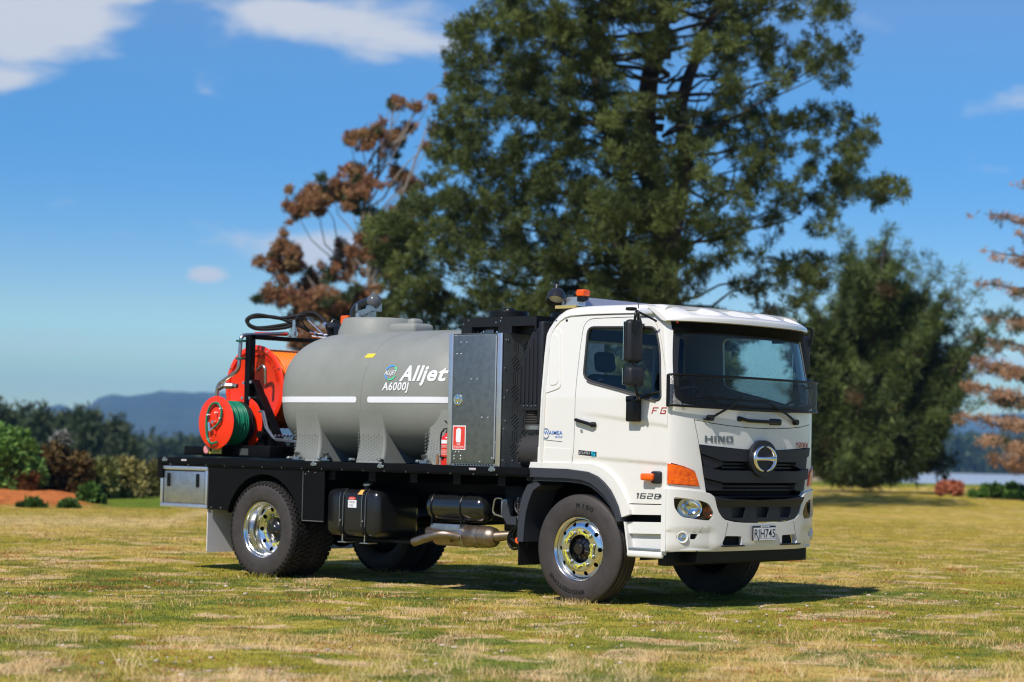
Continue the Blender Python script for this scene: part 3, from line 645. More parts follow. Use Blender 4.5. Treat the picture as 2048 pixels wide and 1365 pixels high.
# underrun beam
mobj('underrun_beam', join(rbox(.93, 1.045, -1.14, 1.14, .40, .525, .012), box(.93, 1.20, -.9, .9, .43, .545)), blackm, T)
mobj('beam_end', rbox(.94, 1.048, 1.06, 1.145, .402, .523, .01), mat('scuffed_end', (.14, .09, .07), .5), T)

# ---- mirrors
def mirror_set(sg):
    my = sg*1.39
    mm = mobj('mirror', rbox(.745, .845, min(my-.10*1, my+.10), max(my-.10, my+.10), 2.265, 2.665, .045, 4), plast, T, ang=50)
    mobj('mirror_seam', join(*[tube([(.79, my-.1015, 2.30), (.79, my-.1015, 2.63)], .003, 5)]), blk, mm)
    mobj('mirror_glass', rbox(.738, .744, my-.085, my+.085, 2.285, 2.645, .004, 1), chrome, mm)
    m2 = mobj('mirror', rbox(.745, .865, my-.105, my+.105, 2.045, 2.232, .045, 4), plast, T, ang=50)
    mobj('mirror_glass', rbox(.738, .744, my-.09, my+.09, 2.062, 2.215, .004, 1), chrome, m2)
    y0 = sg*1.12
    for q_ in (join(tube(fillet([(.845, my+.07*sg, 2.55), (.875, my+.07*sg, 2.735), (.80, my-.06*sg, 2.745), (.66, y0+.03*sg, 2.60)], .05), .014, 8), tube(fillet([(.80, my-.05*sg, 2.69), (.80, my-.06*sg, 2.745)], .02), .010, 6),
        tube([(.70, sg*1.16, 2.66), (.80, my-.06*sg, 2.742), (.90, sg*1.18, 2.66)], .010, 6),
        rbox(.60, .72, min(y0, y0+.07*sg), max(y0, y0+.07*sg), 2.572, 2.645, .012), rbox(.77, .85, my-.1, my-.02, 2.745, 2.775, .01), tube([(.80, my-.06*sg, 2.77), (.80, my-.06*sg, 2.82)], .004, 5)),
        tube([(.82, my+.03*sg, 2.28), (.82, my+.03*sg, 2.22)], .016, 8), tube(fillet([(.84, my+.02*sg, 2.06), (.86, my-.0*sg, 1.95), (.76, sg*1.24, 1.93), (.63, sg*1.22, 1.92)], .06), .017, 8)): mobj('mirror_arm', q_, satin, T)
    mobj('mirror_base', join(xf(rbox(-.07, .07, -.035, .035, -.11, .11, .015), Matrix.Translation((.665, sg*1.205, 1.835))), rbox(.59, .70, min(sg*1.17, sg*1.24), max(sg*1.17, sg*1.24), 1.90, 1.965, .015), tube(fillet([(.70, sg*1.20, 1.93), (.85, sg*1.17, 1.99), (.93, sg*1.15, 2.0)], .05), .012, 6)), satin, T)
mirror_set(-1); mirror_set(1)

# ---- wheels
def ytube(prof, yc, sg, n, closed=True, cz=.522):
    """profile of (radius, outward distance) turned round the axle"""
    return lathe([(r, a*sg) for r, a in prof], (0, yc, cz), (0, 1, 0), n, closed)
def tyre_prof(w, TD=0):
    h = w/2
    return [(.292, h-.045), (.300, h-.030), (.312, h-.022), (.318, h-.016), (.335, h-.010), (.375, h-.001), (.405, h), (.440, h-.004), (.462, h-.006), (.468, h-.009), (.488, h-.014), (.503, h-.022), (.514-TD, h-.034), (.519-TD, h-.05),
            (.5205-TD, 0), (.519-TD, -h+.05), (.510-TD, -h+.034), (.49, -h+.015), (.44, -h+.004), (.40, -h), (.33, -h+.012), (.292, -h+.045)]
def grooved(w):
    p = tyre_prof(w); h = w/2; o = p[:13]
    for g in (.085, .03, -.03, -.085):
        o += [(.5205, g+.007), (.508, g+.005), (.508, g-.005), (.5205, g-.007)]
    return o+[(.519, -h+.05)]+p[16:]
def polar_text(s, r, a_mid, yo, sg, h, width_deg, bold=.03):
    """lettering bent round the wheel; angle measured clockwise seen from outside from the top"""
    def f(a, b, e=0):
        rr = r+b; th = R(a_mid)+a/r
        return (sin(th)*rr*1.0, yo+sg*e, .522+cos(th)*rr)
    return f
def mk_wheel(kind, x, yc, sg, detailed=True):
    """yc centre plane of the tyre, sg outward side"""
    w = .29
    hub = None
    if kind == 'steer':
        hubp = [(.0, .135), (.045, .135), (.052, .128), (.054, .095), (.075, .085), (.128, .060), (.135, .04), (.135, -.05), (.0, -.06)]
    else:
        hubp = [(.0, .005), (.05, .003), (.055, -.005), (.07, -.02), (.10, -.03), (.118, -.05), (.135, -.10), (.135, -.2), (.0, -.2)]
    hub = mobj('wheel', join(ytube(hubp, yc, sg, 36), *([cyl((0.0+sin(R(a))*.055, yc+sg*(.10 if kind == 'steer' else -.012), .522+cos(R(a))*.055), (sin(R(a))*.125, yc+sg*(.066 if kind == 'steer' else -.055), .522+cos(R(a))*.125), .007, n=6) for a in range(0, 360, 36)] if detailed else [])), mat('hub_black', (.010, .010, .010), .22, coat=.5), T)
    hub.location = (x, 0, -.012)
    ty = mobj('tyre', ytube(grooved(w) if kind == 'steer' else tyre_prof(w, .012), yc, sg, 96), tyrem, hub, ang=40)
    # tread
    if kind == 'steer':
        V, F = [], []
        for k in range(150):
            a = 2*pi*k/150
            for y0, y1 in ((.100, .112),):
                pass
    parts = []
    if detailed or kind == 'drive':
        nb = 54; h = w/2
        if kind == 'drive':
            rows = ((-.128, -.075, 0, .0), (-.066, -.008, .5, .25), (.002, .060, 0, -.25), (.068, .128, .5, 0.))
            for k in range(nb):
                for (y0, y1, ph, sk) in rows:
                    a0 = 2*pi*(k+ph)/nb; da = 2*pi/nb*.30; Vv = []
                    for rr in (.500, .5285):
                        for yy in (y0, y1):
                            for aa in (a0-da+sk*da*(1 if yy == y0 else -1), a0+da+sk*da*(1 if yy == y0 else -1)):
                                q = rr-(.010 if abs(yy) > .12 else 0)
                                Vv.append((cos(aa)*q, yc+yy, .522+sin(aa)*q))
                    parts.append((Vv, [(0,1,3,2),(4,6,7,5),(0,4,5,1),(2,3,7,6),(0,2,6,4),(1,5,7,3)]))
                # shoulder lugs running down the sidewall
                a0 = 2*pi*(k+.5)/nb; da = 2*pi/nb*.24
                for s_ in (1, -1):
                    Vv = []
                    for rr, yy in ((.478, h-.016), (.505, h-.060), (.5285, h-.040), (.492, h+.002)):
                        for aa in (a0-da, a0+da): Vv.append((cos(aa)*rr, yc+s_*yy, .522+sin(aa)*rr))
                    parts.append((Vv, [(0,1,3,2),(2,3,5,4),(4,5,7,6),(6,7,1,0),(0,2,4,6),(1,3,5,7)]))
        else:
            for k in range(120):
                a0 = 2*pi*k/120; Vv = []
                for rr in (.516, .5225):
                    for yy in (h-.052, h-.036):
                        for aa in (a0-.017, a0+.017): q = rr-(.0045 if yy > h-.04 else 0); Vv.append((cos(aa)*q, yc+sg*yy, .522+sin(aa)*q))
                parts.append((Vv, [(0,1,3,2),(4,6,7,5),(0,4,5,1),(2,3,7,6),(0,2,6,4),(1,5,7,3)]))
        tr = mobj('tread', join(*parts), tread, hub, recalc=True, ang=30); tr['kind'] = 'stuff'
    if kind == 'steer' and detailed:
        yo = yc+sg*(w/2-.0035)
        for s, am, hh_, wd in (('R150', 12, .042, 30), ('BRIDGESTONE', 200, .038, 66)):
            a0 = R(am-wd/2)
            def f(a, b, e=0, a0=a0): th = a0+a/.42; rr = .392+b; return (-sin(th)*rr*-sg*-1, yo+sg*(e+.0045-abs(rr-.41)*.02), .522+cos(th)*rr)
            mobj('lettering', textvf(s, hh_, f, ex=.002, bold=.05, width=R(wd)*.42), letterr, hub)
    # rim
    if kind == 'steer':
        rp = [(.286, .100), (.296, .118), (.303, .124), (.305, .119), (.300, .108), (.292, .090), (.285, .080), (.283, .03), (.274, .0), (.274, -.11), (.29, -.12), (.292, .08)]
        dp = [(.279, .030), (.275, .062), (.264, .083), (.245, .098), (.215, .107), (.200, .108), (.135, .104), (.135, .09), (.20, .094), (.21, .093), (.24, .084), (.255, .067), (.264, .028)]
        hr, hy0, hy1, rad = .240, .04, .14, .021
    else:
        rp = [(.286, .100), (.296, .118), (.303, .124), (.305, .119), (.297, .106), (.287, .096), (.278, .088), (.274, .045), (.262, .032), (.258, -.02), (.256, -.06), (.27, -.065), (.285, .08)]
        dp = [(.260, -.05), (.252, -.065), (.240, -.075), (.215, -.084), (.20, -.086), (.135, -.086), (.135, -.10), (.20, -.10), (.225, -.098), (.25, -.088), (.262, -.07)]
        hr, hy0, hy1, rad = .225, -.14, -.03, .024
    rim = mobj('rim', ytube(rp, yc, sg, 72), alum, hub, ang=40) if detailed else mobj('rim', ytube([(.303, .124), (.29, .10), (.27, .06), (.25, -.02), (.2, -.05), (.0, -.05)], yc, sg, 40), blackm, hub)
    if detailed:
        rdisc = mobj('rim_disc', ytube(dp, yc, sg, 72), alum, hub, ang=40)
        cs_ = mobj('c', join(*[cyl((sin(R(a))*hr, yc+sg*hy0, .522+cos(R(a))*hr), (sin(R(a))*hr, yc+sg*hy1, .522+cos(R(a))*hr), rad, n=20) for a in range(18, 378, 36)]), alum, hub)
        boolean(rdisc, [cs_])
        for p in rim.data.polygons: pass
        mobj('rim_backing', ytube([(.27, hy0-.005), (.12, hy0-.005), (.12, hy0-.01), (.27, hy0-.01)], yc, sg, 40), hole, hub)
        face = .108 if kind == 'steer' else -.086
        n0 = None
        for i, a in enumerate(range(0, 360, 36)):
            p = Vector((sin(R(a+6))*.1675, yc+sg*face, .522+cos(R(a+6))*.1675))
            vf = join(cyl(p, p+Vector((0, sg*.008, 0)), .021, n=14), cyl(p, p+Vector((0, sg*.026, 0)), .0165, n=6), cyl(p+Vector((0, sg*.026, 0)), p+Vector((0, sg*.036, 0)), .010, n=8))
            mobj('wheel_nut', vf, bolt, hub)
        for a in range(0, 360, 72):
            A, B = [Vector((sin(R(b))*.1675, yc+sg*(face+.020), .522+cos(R(b))*.1675)) for b in (a+6, a+42)]
            md = (A+B)/2+(Vector((0, 0, .522))-Vector(((A+B)/2).to_tuple()[0:1]+(0,)+((A+B)/2).to_tuple()[2:3])).normalized()*.008 if False else (A+B)/2
            dv = (B-A); pr = dv.cross(Vector((0, 1, 0))).normalized(); o = Vector((0, sg*.004, 0))
            V_ = [A+pr*.014, md+pr*.006, B+pr*.014, B-pr*.014, md-pr*.006, A-pr*.014]
            V_ = [tuple(q) for q in V_]+[tuple(q+o) for q in V_]
            mobj('nut_link', join((V_, [(0,1,4,5), (1,2,3,4), (6,7,10,11), (7,8,9,10)]+[(i, (i+1) % 6, 6+(i+1) % 6, 6+i) for i in range(6)]), cyl(A, A+o*1.6, .022, n=16), cyl(B, B+o*1.6, .022, n=16)), yelg, hub)
    return hub
mk_wheel('steer', 0, -1.038, -1)
mk_wheel('steer', 0, 1.038, 1, False)
RX = -4.4185
mk_wheel('drive', RX, -1.082, -1)
mk_wheel('drive', RX, -.752, -1, False)
mk_wheel('drive', RX, .752, 1, False)
mk_wheel('drive', RX, 1.082, 1, False)
mobj('axle', join(cyl((0, -.9, .52), (0, .9, .52), .06), cyl((RX, -.8, .52), (RX, .8, .52), .09), lathe([(.0, -.2), (.12, -.17), (.2, -.08), (.22, 0), (.2, .08), (.12, .17), (0, .2)], (RX, 0, .52), (1, 0, 0), 24), cyl((RX, 0, .55), (-.6, 0, .80), .06)), blackm, T)
# ---- chassis and tray
for y in (-.42, .42):
    mobj('chassis_rail', box(-6.10, 1.0, y-.04, y+.04, .80, 1.08), blackm, T)
mobj('cross_member', join(*[box(x-.05, x+.05, -1.16, 1.16, 1.08, 1.175) for x in (-5.9, -5.3, -4.6, -4.0, -3.4, -2.8, -2.2, -1.6, -1.0)]), blackm, T)
tray = mobj('tray', join(box(-6.18, -.60, -1.20, 1.20, 1.215, 1.255), *[rbox(-6.185, -.595, min(sg*1.215, sg*1.23), max(sg*1.215, sg*1.23), 1.178, 1.268, .005, 1) for sg in (-1, 1)], *[box(-6.185, -.595, min(sg*1.16, sg*1.245), max(sg*1.16, sg*1.245), 1.200, 1.208) for sg in (-1, 1)], rbox(-6.19, -6.10, -1.235, 1.235, 1.03, 1.268, .008, 1), box(-.62, -.58, -1.2, 1.2, 1.15, 1.268)), blackm, T)
for x, dz in ((-6.05, 0), (-3.60, 0), (-2.6, 0), (-1.06, 0)):
    mobj('lashing_point', join(rbox(x-.045, x+.045, -1.250, -1.232, 1.222, 1.250, .006), cyl((x, -1.252, 1.245), (x, -1.24, 1.245), .026, n=14)), zinc, tray)
for x in (-5.72, -1.32): mobj('marker_lamp', rbox(x-.045, x+.045, -1.245, -1.231, 1.226, 1.250, .005), mat('clear_marker', (.5, .45, .46), .2, coat=1), tray)
mobj('tray_edge_bolt', join(*[cyl((x, -1.249, 1.19), (x, -1.230, 1.19), .006, n=6) for x in np.arange(-5.95, -.7, .31)]), bolt, tray)
# skirt round the rear wheel, with an arch; inner mudguard
sk = [(-5.32, 1.176), (-5.32, .705), (-4.985, .700)]+[(RX+.60*cos(R(a)), .512+.60*sin(R(a))) for a in range(160, 10, -10)]+[(RX+.632, .637), (-3.46, .640), (-3.46, 1.176)]
mobj('side_skirt', prism(sk, -1.21, -1.196, 'y'), blackm, T)
mobj('side_skirt', prism(sk, 1.196, 1.21, 'y'), blackm, T)
mobj('skirt_trim', join(box(-3.787, -3.46, -1.216, -1.205, .632, .640), box(-3.790, -3.784, -1.216, -1.205, .64, 1.17)), mat('edge_steel', (.25, .25, .25), .4, metal=.6), T)
mobj('skirt_bolt', join(*[cyl((x, -1.218, z), (x, -1.205, z), .007, n=6) for x, z in ((-5.26, .725), (-5.10, .725), (-3.75, 1.13), (-3.6, 1.15), (-3.70, 1.16))]), bolt, T)
for y0, y1 in ((-1.19, -.58), (.58, 1.19)):
    mobj('mudguard', prism([(RX+.62*cos(R(a)), .512+.62*sin(R(a))) for a in range(165, 8, -8)]+[(RX+.60*cos(R(a)), .512+.60*sin(R(a))) for a in range(8, 166, 8)], y0, y1, 'y'), blackm, T)
    mobj('mudflap', prism(roundpoly([(y0, .705), (y1, .705), (y1, .222), (y0, .222)], [.0, .0, .03, .03]) if y0 < 0 else roundpoly([(y0, .705), (y1, .705), (y1, .222), (y0, .222)], [0, 0, .03, .03]), -5.352, -5.340, 'x'), flapm, T)
# toolbox
tb = mobj('toolbox', join(box(-6.14, -5.335, -1.19, -.62, .715, 1.170)), zincd, T)
fr = [(-6.145, 1.172), (-5.330, 1.172), (-5.330, .702), (-6.145, .702)]
tf = mobj('toolbox_frame', join(*[rbox(a, b, -1.222, -1.175, c, d, .008, 2) for a, b, c, d in ((-6.145, -5.330, 1.128, 1.172), (-6.145, -5.330, .702, .745), (-6.145, -6.102, .745, 1.128), (-5.374, -5.330, .745, 1.128))]), alub, tb)
mobj('toolbox_door', rbox(-6.085, -5.39, -1.212, -1.19, .758, 1.112, .006, 2), sheet, tb)
for x in (-6.0, -5.50):
    mobj('toolbox_latch', join(rbox(x-.024, x+.024, -1.228, -1.210, .94, 1.09, .014, 3), cyl((x, -1.234, .975), (x, -1.226, .975), .011, n=12), rbox(x-.009, x+.009, -1.236, -1.226, 1.0, 1.06, .004)), satin, tb)
mobj('toolbox_hinge', cyl((-6.08, -1.21, .750), (-5.39, -1.21, .750), .006, n=8), sheet, tb)
# fuel tank
ft = mobj('fuel_tank', rbox(-3.51, -2.72, -1.15, -.50, .492, .985, .085, 5), mat('tank_black', (.011, .011, .012), .30, coat=.3), T, ang=50)
def strap(x, y0, y1, z0, z1, r, wd, th=.006):
    p = [Vector((0, a, b)) for a, b in roundpoly([(y1, z0), (y0, z0), (y0, z1), (y1, z1)], r, 5)]
    V, F = [], []
    for q in p:
        c = Vector((0, (y0+y1)/2, (z0+z1)/2)); d = (q-c); d = Vector((0, d.y/abs(y1-y0), d.z/abs(z1-z0))).normalized()
        V += [(x-wd/2, q.y, q.z), (x+wd/2, q.y, q.z), (x+wd/2, q.y+d.y*th, q.z+d.z*th), (x-wd/2, q.y+d.y*th, q.z+d.z*th)]
    n = len(p)
    for i in range(n):
        for j in range(4): F.append((i*4+j, i*4+(j+1) % 4, ((i+1) % n)*4+(j+1) % 4, ((i+1) % n)*4+j))
    return V, F
for x in (-3.245, -2.915):
    s_ = mobj('tank_strap', strap(x, -1.152, -.498, .490, .987, .087, .055, .008), satin, ft)
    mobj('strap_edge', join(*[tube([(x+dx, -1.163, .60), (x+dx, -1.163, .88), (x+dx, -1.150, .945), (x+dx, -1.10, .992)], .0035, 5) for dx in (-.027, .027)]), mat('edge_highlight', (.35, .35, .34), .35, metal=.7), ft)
    mobj('strap_bolt', join(cyl((x, -1.175, .66), (x, -1.14, .66), .010, n=8), cyl((x, -1.135, .43), (x, -1.135, .58), .007, n=8), rbox(x-.06, x+.06, -1.15, -1.0, .425, .437, .004)), bolt, ft)
mobj('tank_bracket', box(-3.52, -2.3, -.9, -.5, .44, .47), blackm, T)
mobj('filler_cap', join(cyl((-3.02, -1.0, .98), (-3.02, -1.0, 1.035), .045), ), satin, ft)
mobj('filler_cap', lathe([(.0, .03), (.04, .028), (.052, .02), (.055, .0)], (-3.02, -1.0, 1.035), (0, -.2, 1), 24), zinc, ft)
mobj('fuel_label', box(-3.155, -3.03, -1.1535, -1.1505, .795, .875), whit, ft)
mobj('fuel_label', prism([(-3.095+.055*cos(2*pi*i/20), .893+.016*sin(2*pi*i/20)) for i in range(20)], -1.154, -1.1505, 'y'), redl, ft)
mobj('lettering', join(textvf('DIESEL', .022, place(-3.14, .842, lambda a, b, e: (a, -1.1545-e, b)), width=.095), textvf('FUEL', .022, place(-3.135, .808, lambda a, b, e: (a, -1.1545-e, b)), width=.065)), gryp, ft)
mobj('lettering', textvf('DANGER', .012, place(-3.13, .887, lambda a, b, e: (a, -1.156-e, b)), width=.07), whit, ft)
mobj('warning_label', xf(box(-.05, .05, -.002, .002, -.035, .035), Matrix.Translation((-2.965, -1.128, .958)) @ Matrix.Rotation(R(-48), 4, 'X')), mat('yellow_red_label', (.85, .45, .12), .4), ft)
# air tank
at_ = mobj('air_tank', lathe([(0, -.41), (.06, -.405), (.11, -.385), (.14, -.345), (.147, -.31), (.147, .31), (.14, .345), (.11, .385), (.06, .405), (0, .41)], (-1.72, -.96, .845), (1, 0, 0), 40), mat('air_tank_black', (.012, .013, .013), .18, coat=.8), T, ang=50)
for x in (-2.0, -1.60): mobj('tank_strap', join(tube([(x, -.96+.152*cos(2*pi*i/28), .845+.152*sin(2*pi*i/28)) for i in range(28)], .008, 6, closed=True), cyl((x, -1.09, .66), (x, -1.08, .80), .008)), satin, at_)
mobj('air_tank', lathe([(0, -.36), (.08, -.35), (.12, -.30), (.12, .30), (.08, .35), (0, .36)], (-1.70, -.62, .86), (1, 0, 0), 24), satin, T, ang=50)
# exhaust
ex = mobj('exhaust_muffler', join(lathe([(0, -.42), (.08, -.415), (.108, -.40), (.112, -.38), (.112, .12), (.116, .13), (.108, .16), (.108, .30), (.095, .36), (.06, .39), (0, .39)], (-1.60, -.98, .562), (1, 0, 0), 40)), exh, T, ang=40)
mobj('exhaust_band', join(lathe([(.112, -.03), (.118, -.025), (.118, .025), (.112, .03)], (-1.62, -.98, .562), (1, 0, 0), 40), lathe([(.112, -.004), (.117, 0), (.112, .004)], (-1.40, -.98, .562), (1, 0, 0), 40)), steel, ex)
mobj('exhaust_shield', rbox(-2.02, -1.62, -1.085, -1.075, .52, .675, .004), steel, ex)
tp = fillet([(-1.95, -.90, .60), (-2.02, -1.02, .58), (-1.72, -1.16, .555), (-1.72, -1.16, .555)], .05)
mobj('tail_pipe', join(tube(smooth_path([(-1.95, -.95, .60), (-2.05, -1.03, .60), (-2.0, -1.12, .585), (-1.85, -1.15, .565), (-1.70, -1.10, .535)], 7), .045, 14)), exh, ex, ang=50)
mobj('tail_pipe', tube(smooth_path([(-1.62, -1.08, .55), (-1.75, -1.19, .575), (-1.92, -1.235, .535), (-2.10, -1.245, .480)], 7), .043, 16), exh, ex, ang=50)
mobj('exhaust_joint', join(cyl((-1.23, -.98, .57), (-1.0, -.90, .60), .055, .04), cyl((-1.1, -.9, .60), (-.7, -.6, .70), .04)), exh, ex)
# pipework and valves by the front arch
rr_ = random.Random(5)
vb = mobj('brake_valve', join(rbox(-1.13, -1.05, -1.02, -.92, .78, .95, .01), rbox(-.92, -.84, -.98, -.90, .72, .96, .01), rbox(-.98, -.80, -.98, -.90, .70, .78, .01)), mat('cast_aluminium', (.35, .36, .37), .45, metal=.7), T)
mobj('valve_bracket', prism([(-1.08, .93), (-1.03, .90), (-.98, .78), (-.90, .78), (-.90, .70), (-1.02, .70), (-1.10, .80)], -1.045, -1.03, 'y'), fend, T)
mobj('brake_pipe', tube(fillet([(-1.10, -1.03, .95), (-1.20, -1.03, .96), (-1.23, -1.03, .80), (-1.08, -1.03, .77)], .05), .009, 8), mat('brass_pipe', (.55, .50, .38), .3, metal=.9), vb)
for i in range(26):
    x = rr_.choice([-1.10, -.90, -.84, -.80, -.86])+rr_.uniform(-.04, .04); z = rr_.uniform(.66, .96); p = Vector((x, -1.03+rr_.uniform(0, .05), z)); d = Vector((rr_.uniform(-1, 1), rr_.uniform(-.6, 0), rr_.uniform(-1, 1))).normalized()
    mobj('pipe_fitting', join(cyl(p, p+d*.035, .009, n=6), cyl(p+d*.01, p+d*.02, .014, n=6)), rr_.choice([bolt, bolt, zinc, mat('brass', (.60, .34, .16), .3, metal=1), satin]), vb)
mobj('air_hose', join(*[tube(smooth_path([(-.95+.04*i, -1.0, .95), (-.90+.03*i, -1.06, .86-.02*i), (-.82, -1.06, .75), (-.86-.05*i, -1.02, .60), (-.9, -1.0, .50)], 6), .010, 7) for i in range(4)], tube([(-.93+.095*cos(2*pi*i/20), -1.02, .555+.095*sin(2*pi*i/20)) for i in range(20)], .012, 7, closed=True), tube([(-.80+.05*cos(2*pi*i/20), -1.05, .56+.09*sin(2*pi*i/20)) for i in range(20)], .012, 7, closed=True)), satin, vb)
mobj('engine_block', join(rbox(-1.15, .6, -.40, .40, .62, 1.2, .05), rbox(-1.2, -.7, -.9, -.45, .62, 1.1, .03), lathe([(0, -.1), (.09, -.1), (.09, .1), (0, .1)], (-.95, -.9, .56), (1, 0, 0), 20)), blackm, T)
mobj('side_reflector', cyl((-.815, -1.105, .555), (-.815, -1.118, .555), .030, n=24), mat('orange_reflector', (1, .12, .004), .3), T)
# ---- grey poly tank
TX0, TX1, TCX = -4.74, -1.72, -3.23
TA, TB, TCZ = 1.02, .722, 1.985
def tank_k(x):
    t = min(1, abs(x-TCX)/((TX1-TX0)/2)); return max(0, 1-t**7.5)**(1/2.3)
def tank_pt(x, th, e=0):
    k = tank_k(x); c, s = cos(th), sin(th); n = 2/2.45
    yy = (TA*k)*(abs(c)**n)*(1 if c > 0 else -1); zz = (TB*k)*(abs(s)**n)*(1 if s > 0 else -1)
    nn = Vector((0, yy/TA**2, zz/TB**2)); nn = nn.normalized() if nn.length > 0 else Vector((0, 0, 1)); 
    return Vector((x, yy, TCZ+zz))+nn*e
def tank_yz(x, z, e=0):
    k = max(tank_k(x), 1e-4); q = max(0, 1-(abs(z-TCZ)/(TB*k))**2.45); y = -(TA*k)*q**(1/2.45)
    nn = Vector((0, y/TA**2, (z-TCZ)/TB**2)); nn = nn.normalized() if nn.length > 1e-6 else Vector((0, -1, 0))
    return Vector((x, y, z))+nn*e
NX, NT = 60, 96; V, F = [], []
for i in range(NX+1):
    x = TCX+(TX1-TX0)/2*sin((-1+2*i/NX)*pi/2)
    for j in range(NT): V.append(tank_pt(x, 2*pi*j/NT))
for i in range(NX):
    for j in range(NT): F.append((i*NT+j, i*NT+(j+1) % NT, (i+1)*NT+(j+1) % NT, (i+1)*NT+j))
tank = mobj('water_tank', (V, F), poly, T, ang=60)
# tread-pattern on the lower tank, as raised studs in rows (moulded into the shell)
Vd, Fd = [], []
def stud(p, n, s):
    u, w = Vector((1, 0, 0)), n.cross(Vector((1, 0, 0))).normalized(); k = len(Vd)
    for a, b in ((-s, -s*.45), (s, s*.45)): pass
    for a, b in ((-s, -s*.5), (-s*.6, -s*.9), (s, s*.5), (s*.6, s*.9)): Vd.append(tuple(p+u*a+w*b-n*.001))
    Vd.append(tuple(p+n*.0013)); Fd.extend([(k, k+1, k+4), (k+1, k+2, k+4), (k+2, k+3, k+4), (k+3, k, k+4)])
for i in range(70):
    for j in range(26):
        x = -4.35+i*.038; th = pi+R(30)+R(j*2.4)+(R(1.2) if i % 2 else 0); p = tank_pt(x, th)
        n = Vector((0, p.y/TA**2, (p.z-TCZ)/TB**2)).normalized(); stud(p, n, .014)
for lx in (-4.0, -3.02, -2.04):
    for i in range(9):
        for j in range(9):
            stud(Vector((lx-.16+i*.04, -1.0, 1.30+.035*j+(.017 if i % 2 else 0))), Vector((0, -1, 0)), .013)
mobj('grip_studs', (Vd, Fd), poly, tank, recalc=False)['kind'] = 'stuff'
for lx in (-4.0, -3.02, -2.04):
    lg = [(lx-.225, 1.268), (lx+.215, 1.268), (lx+.185, 1.5), (lx+.145, 1.80), (lx-.155, 1.80), (lx-.19, 1.5)]
    V, F = [], []; NZ = 12
    for k in range(NZ+1):
        z = 1.268+k/NZ*.56; f = (z-1.268)/.56; hw_ = .205-.022*f; yy = 1.0+(abs(tank_yz(lx, z).y)+.004-1.0)*f**1.5
        o = roundpoly([(lx-hw_, -yy), (lx+hw_, -yy), (lx+hw_, yy), (lx-hw_, yy)], .032, 4); V += [(a, b, z) for a, b in o]
    m_ = len(o)
    for k in range(NZ):
        for j in range(m_): F.append((k*m_+j, k*m_+(j+1) % m_, (k+1)*m_+(j+1) % m_, (k+1)*m_+j))
    F += [tuple(range(m_)), tuple(range(NZ*m_, NZ*m_+m_))]
    mobj('tank_leg', (V, F), poly, tank, ang=50)
for x in (-4.06, -3.62, -2.16):
    mobj('hold_down_bracket', join(xf(box(-.035, .035, -.012, .012, 0, .10), Matrix.Translation((x, -1.02, 1.268)) @ Matrix.Rotation(R(20), 4, 'X')), rbox(x-.07, x+.06, -1.06, -1.0, 1.268, 1.30, .008), cyl((x+.05, -1.03, 1.31), (x+.05, -1.09, 1.31), .020, n=10)), zinc, tank)
mobj('bracket_bolt', join(*[join(cyl((x, -1.06, 1.298), (x, -1.0, 1.298), .017, n=12), cyl((x, -1.075, 1.298), (x, -1.06, 1.298), .010, n=6)) for x in (-4.20, -3.72, -3.24, -2.81, -2.26)]), zinc, tank)
# moulding seams and stripes
def tank_band(x, w, th0, th1, e): 
    V, F = [], []; n = 40
    for i in range(n+1):
        th = th0+(th1-th0)*i/n
        for a in (x-w/2, x+w/2): V.append(tank_pt(a, th, e))
    for i in range(n): F.append((2*i, 2*i+1, 2*i+3, 2*i+2))
    return V, F
def seam_pt(i): th = pi/2+R(2)+i*R(84)/30; return tank_pt(-3.13+.05*sin(i/30*pi)+.13*max(0, 1-i/14.), th, .0003)
mobj('mould_seam', join(tube([seam_pt(i) for i in range(38)], .0030, 5), tube([tank_pt(-2.42-.25*sin(i/40), pi/2+R(3)+i*R(2.2), .0003) for i in range(18)], .0025, 5)), mat('seam_grey', (.25, .26, .235), .5), tank)
def stripe(xa, xb, ra, rb):
    pts = roundpoly([(xa, 1.900), (xb, 1.900), (xb, 1.962), (xa, 1.962)], [ra, rb, rb, ra], 4)
    return patch([pts], lambda a, b, e=0: tank_yz(a, b, e+.004), (.05, .03), .003, None, .03)
mobj('reflective_stripe', stripe(-4.60, -3.205, .028, .028), tape, tank)
mobj('reflective_stripe', stripe(-3.04, -1.80, .028, 0), tape, tank)
def on_tank(x, z, e0=.006, k=1.0): return lambda a, b, e=0: tank_yz(x+a*k, z+b, e0+e)
mobj('lettering', textvf('Alljet', .158, on_tank(-2.585, 2.128), bold=.13, shear=.22, width=.585, spacing=1.0, res=6), whit, tank)
mobj('lettering', textvf('A6000J', .082, on_tank(-2.825, 2.030), bold=.12, shear=.16, width=.385, res=5), whit, tank)
mobj('lettering', textvf('ALLJET', .042, on_tank(-2.815, 2.192), bold=.07, shear=.22, width=.175, spacing=.9), whit, tank)
def ringarc(a0, a1, m, nm):
    V, F = [], []; n = 14
    for i in range(n+1):
        a = R(a0+(a1-a0)*i/n)
        for r_ in (.066, .080):
            V.append(on_tank(-2.725, 2.212, .006)(r_*1.08*cos(a), r_*sin(a)))
    for i in range(n): F.append((2*i, 2*i+1, 2*i+3, 2*i+2))
    mobj(nm, (V, F), m, tank, recalc=False)
ringarc(70, 152, lblu, 'logo_ring'); ringarc(18, 60, lgrn, 'logo_ring'); ringarc(200, 240, lblu, 'logo_ring'); ringarc(250, 335, lgrn, 'logo_ring')
mobj('warning_sticker', patch([[(-3.20, 2.376), (-3.075, 2.376), (-3.055, 2.42), (-3.18, 2.42)]], lambda a, b, e=0: tank_yz(a, b, e+.004), .03, .002), yel, tank)
